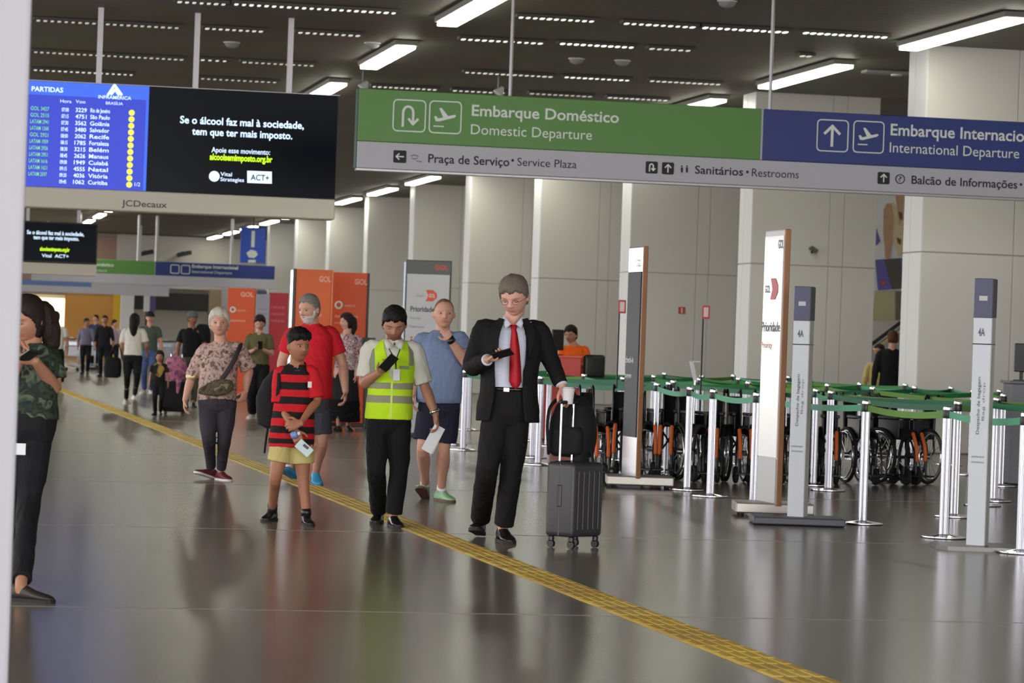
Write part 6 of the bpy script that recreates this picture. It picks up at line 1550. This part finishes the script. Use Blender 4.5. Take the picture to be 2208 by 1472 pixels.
# dark-haired woman in floral jacket, in profile
g = (740, 931); sk = auto_sk(g, 149, 1.70, 'down'); sk['wrR'] = (767, 808, -.1); sk['elR'] = (772, 770, 0)
far_person('dark-haired woman in patterned red and white jacket before the orange kiosk', 149, g, 1.70, (748, 694, 0), sk, SK3, 'long', M_dkb, ramp_mat('red_white_pattern', [(150, 52, 60), (206, 198, 196), (120, 96, 110), (196, 160, 160), (90, 60, 84)], 16), 0, bk, M_shoeblk, M_soleblk, hyaw=-62, sleeve=1.6, yaw=-30, longhair=([(.0, -.35, .1), (.05, -.42, -.3), (.05, -.4, -.7)], [.07, .06, .03]), skirt=(.23, .25), topname='jacket')
# woman with her back turned, white T-shirt, big black bag
g = (283, 870); sk = auto_sk(g, 120, 1.64, 'back')
p = far_person('woman seen from behind in white T-shirt with long black hair and a black bag', 120, g, 1.64, (290, 692, 0), sk, SK1, 'long', M_hairbk, wt, 0, bk, M_whs, M_whs, (((.098, .085, .06, .05, .046), 1.88)), back=True, sleeve=.8, longhair=([(0, -.32, .1), (0, -.42, -.4), (0, -.4, -.85), (0, -.36, -1.15)], [.085, .08, .06, .03]), extra=dict(feet=((272, 871), (290, 860))))
c = W(243, 790, FPX / 120); b_ = empty('handbag', c, YAW, label='big black bag on the arm of the woman in the white T-shirt', cat='bag')
mb = MB().oval([(Vector((0, 0, z)), w, .09, Vector((1, 0, 0)), Vector((0, 1, 0)), 2.8) for z, w in ((-.2, .11), (-.17, .15), (0, .16), (.13, .14), (.17, .1))]); o = mb.build('bag', bk, b_, smooth=True); wrinkle(o, .006, 3); MB().tube([(-.08, 0, .15), (0, .0, .34), (.1, 0, .4), (.16, 0, .15)], .012, n=8, sub=4).build('handle', bk, b_)
# man with cap in grey-green tee
g = (318, 850); sk = auto_sk(g, 101, 1.76, 'down')
far_person('man in dark cap and grey-green T-shirt in the far walkway', 101, g, 1.76, hx(g, 101, 1.76), sk, SK3, 'short', M_hairbk, gt, 0, fabric('blue_jeans', (78, 96, 140)), M_whs, M_whs, cap=fabric('dark_cap', (34, 38, 40)))
# man in black with backpack and grey cap
g = (408, 880); sk = auto_sk(g, 118, 1.76, 'down')
far_person('man in black T-shirt and grey cap carrying a backpack behind the white-haired woman', 118, g, 1.76, hx(g, 118, 1.76), sk, SK2, 'short', M_hairbk, bk, 0, fabric('olive_trousers', (74, 74, 60)), M_shoeblk, M_soleblk, cap=fabric('grey_cap', (92, 98, 98)), hyaw=50, yaw=30)
c = W(437, 722, FPX / 118 + .1); b_ = empty('backpack', c, YAW, label='black backpack worn by the grey-capped man', cat='backpack')
mb = MB().oval([(Vector((0, 0, z)), w, .12, Vector((1, 0, 0)), Vector((0, 1, 0)), 2.8) for z, w in ((-.22, .1), (-.19, .14), (0, .15), (.15, .12), (.2, .07))]); o = mb.build('bag', bk, b_, smooth=True); wrinkle(o, .006, 3); MB().tube([(-.14, 0, .1), (-.2, -.12, .1), (-.2, -.12, -.1), (-.14, 0, -.15)], .018, n=8, sub=4).build('strap', bk, b_)
# little girl
g = (340, 896); sk = auto_sk(g, 134, 1.02, 'down')
far_person('little girl in black top with a yellow print standing by the dark suitcase', 134, g, 1.02, hx(g, 134, 1.02)[:2] + (-.01,), sk, SK1, 'long', M_dkb, ramp_mat('black_yellow_print', [(22, 20, 22), (26, 24, 24), (160, 130, 70)], 7, pos=(.3, .55, .66)), 0, bk, M_shoeblk, M_soleblk, hh=.31, longhair=([(.0, -.3, .1), (.0, -.4, -.4)], [.06, .05]))
# black suitcase with pink jacket/bag on it
q = G(377, 896); s_ = empty('suitcase', (q.x, q.y + .15, 0), YAW, label='black upright suitcase under the pink bag beside the little girl', cat='suitcase')
MB().box((0, 0, .31), (.36, .24, .50), bevel=.03, seg=2).build('shell', M_bp, s_); MB().box((0, -.122, .31), (.28, .01, .4), bevel=.003).build('front_pocket', M_bp, s_)
for sx in (-1, 1):
    for sy_ in (-1, 1): MB().cyl((sx * .14 - .015, sy_ * .08, .028), (sx * .14 + .015, sy_ * .08, .028), .028, n=12).build('wheel', M_black, s_)
MB().tube([(-.09, .1, .55), (-.09, .1, 1.0), (.09, .1, 1.0), (.09, .1, .55)], .009, n=8, sub=1).build('telescopic_handle', M_chrome, s_)
b_ = empty('travel_bag', (q.x, q.y + .15, .58), YAW, label='pink and mauve bag lying on the black suitcase beside the little girl', cat='bag')
M_pk = ramp_mat('pink_mauve', [(132, 74, 110), (186, 116, 140), (110, 66, 100)], 7)
mb = MB().oval([(Vector((0, -.02, z)), w, .12, Vector((1, 0, 0)), Vector((0, 1, 0)), 2.6) for z, w in ((-.01, .12), (.03, .18), (.2, .19), (.34, .15), (.38, .08))]); o = mb.build('bag', M_pk, b_, smooth=True); wrinkle(o, .01, 3)
MB().tube([(-.06, -.1, .36), (0, -.12, .44), (.06, -.1, .36)], .01, n=8, sub=4).build('handle', M_pk, b_)
mb = MB().tube([(.06, -.13, .15), (.07, -.15, -.05), (.06, -.14, -.2)], [.045, .04, .02], n=8, sub=3, flat=((0, 1, 0), .4)); mb.build('hanging_sleeve', M_pk, b_, smooth=True)
# woman in white against the lit window
g = (118, 838); sk = auto_sk(g, 98, 1.66, 'down')
far_person('woman in white top with dark hair in front of the bright far window', 98, g, 1.66, (120, 684, 0), sk, SK1, 'long', M_dkb, wt, 0, bk, M_shoeblk, M_soleblk, back=True, longhair=([(0, -.3, .1), (0, -.4, -.5)], [.08, .05]), skirt=(.2, .2), vox=.011)
# four more at the trolleys
for i, (gx_, col, lab) in enumerate((((183, 807), (120, 116, 140), 'far person in pale blouse leftmost by the ochre wall'), ((203, 796), (60, 66, 96), 'far person in dark blue top by the ochre wall'), ((222, 813), (26, 28, 30), 'far person in black top by the ochre wall'), ((243, 802), (186, 160, 180), 'far person in pale pink top beside the white column'))):
    pp_ = (74, 66, 78, 70)[i]; hh_ = (1.62, 1.78, 1.7, 1.6)[i]; sk = auto_sk(gx_, pp_, hh_, ('down', 'phone', 'down', 'back')[i]); far_person(lab, pp_, gx_, hh_, hx(gx_, pp_, hh_), sk, (SK1, SK3)[i % 2], 'short', (M_dkb, M_hairbk)[i % 2], fabric('far_top_%d' % i, col), 0, bk, M_shoeblk, M_soleblk, vox=.013, sleeve=1.5, hyaw=(40, -35, 0, 70)[i], yaw=(20, -15, 0, 40)[i])
# worker in orange at the desk
g = (1232, 946); sk = auto_sk(g, 150, 1.62, 'phone'); far_person('check-in worker in orange shirt behind the red desk', 147, g, 1.62, (1231, 722, 0), sk, SK1, 'full', M_hairbk, fabric('orange_shirt', (226, 92, 22)), 0, bk, M_shoeblk, M_soleblk, hyaw=-25, hpitch=6, sleeve=.8, hh=.25, extra=dict(hands=PH))
# the two in the gap at the right
g = (1916, 960); sk = auto_sk(g, 142, 1.76, 'down'); far_person('figure in black suit seen from behind in the gap by the escalator', 142, g, 1.76, (1925, 731, 0), sk, MATS['skin_ruddy'], 'short', fabric('auburn_hair', (82, 46, 34), .7, .2, 60), fabric('black_suit_cloth', (20, 22, 24)), 0, bk, M_shoeblk, M_soleblk, back=True, sleeve=1.9, topname='jacket', hemz=-.3)
g = (1889, 958); sk = auto_sk(g, 134, 1.6, 'down'); far_person('figure in beige jacket at the left edge of the escalator gap', 134, g, 1.6, hx(g, 134, 1.6), sk, SK1, 'short', M_dkb, fabric('beige_jacket', (196, 176, 116)), 0, bk, M_shoeblk, M_soleblk, sleeve=1.9, topname='jacket', hyaw=-50)
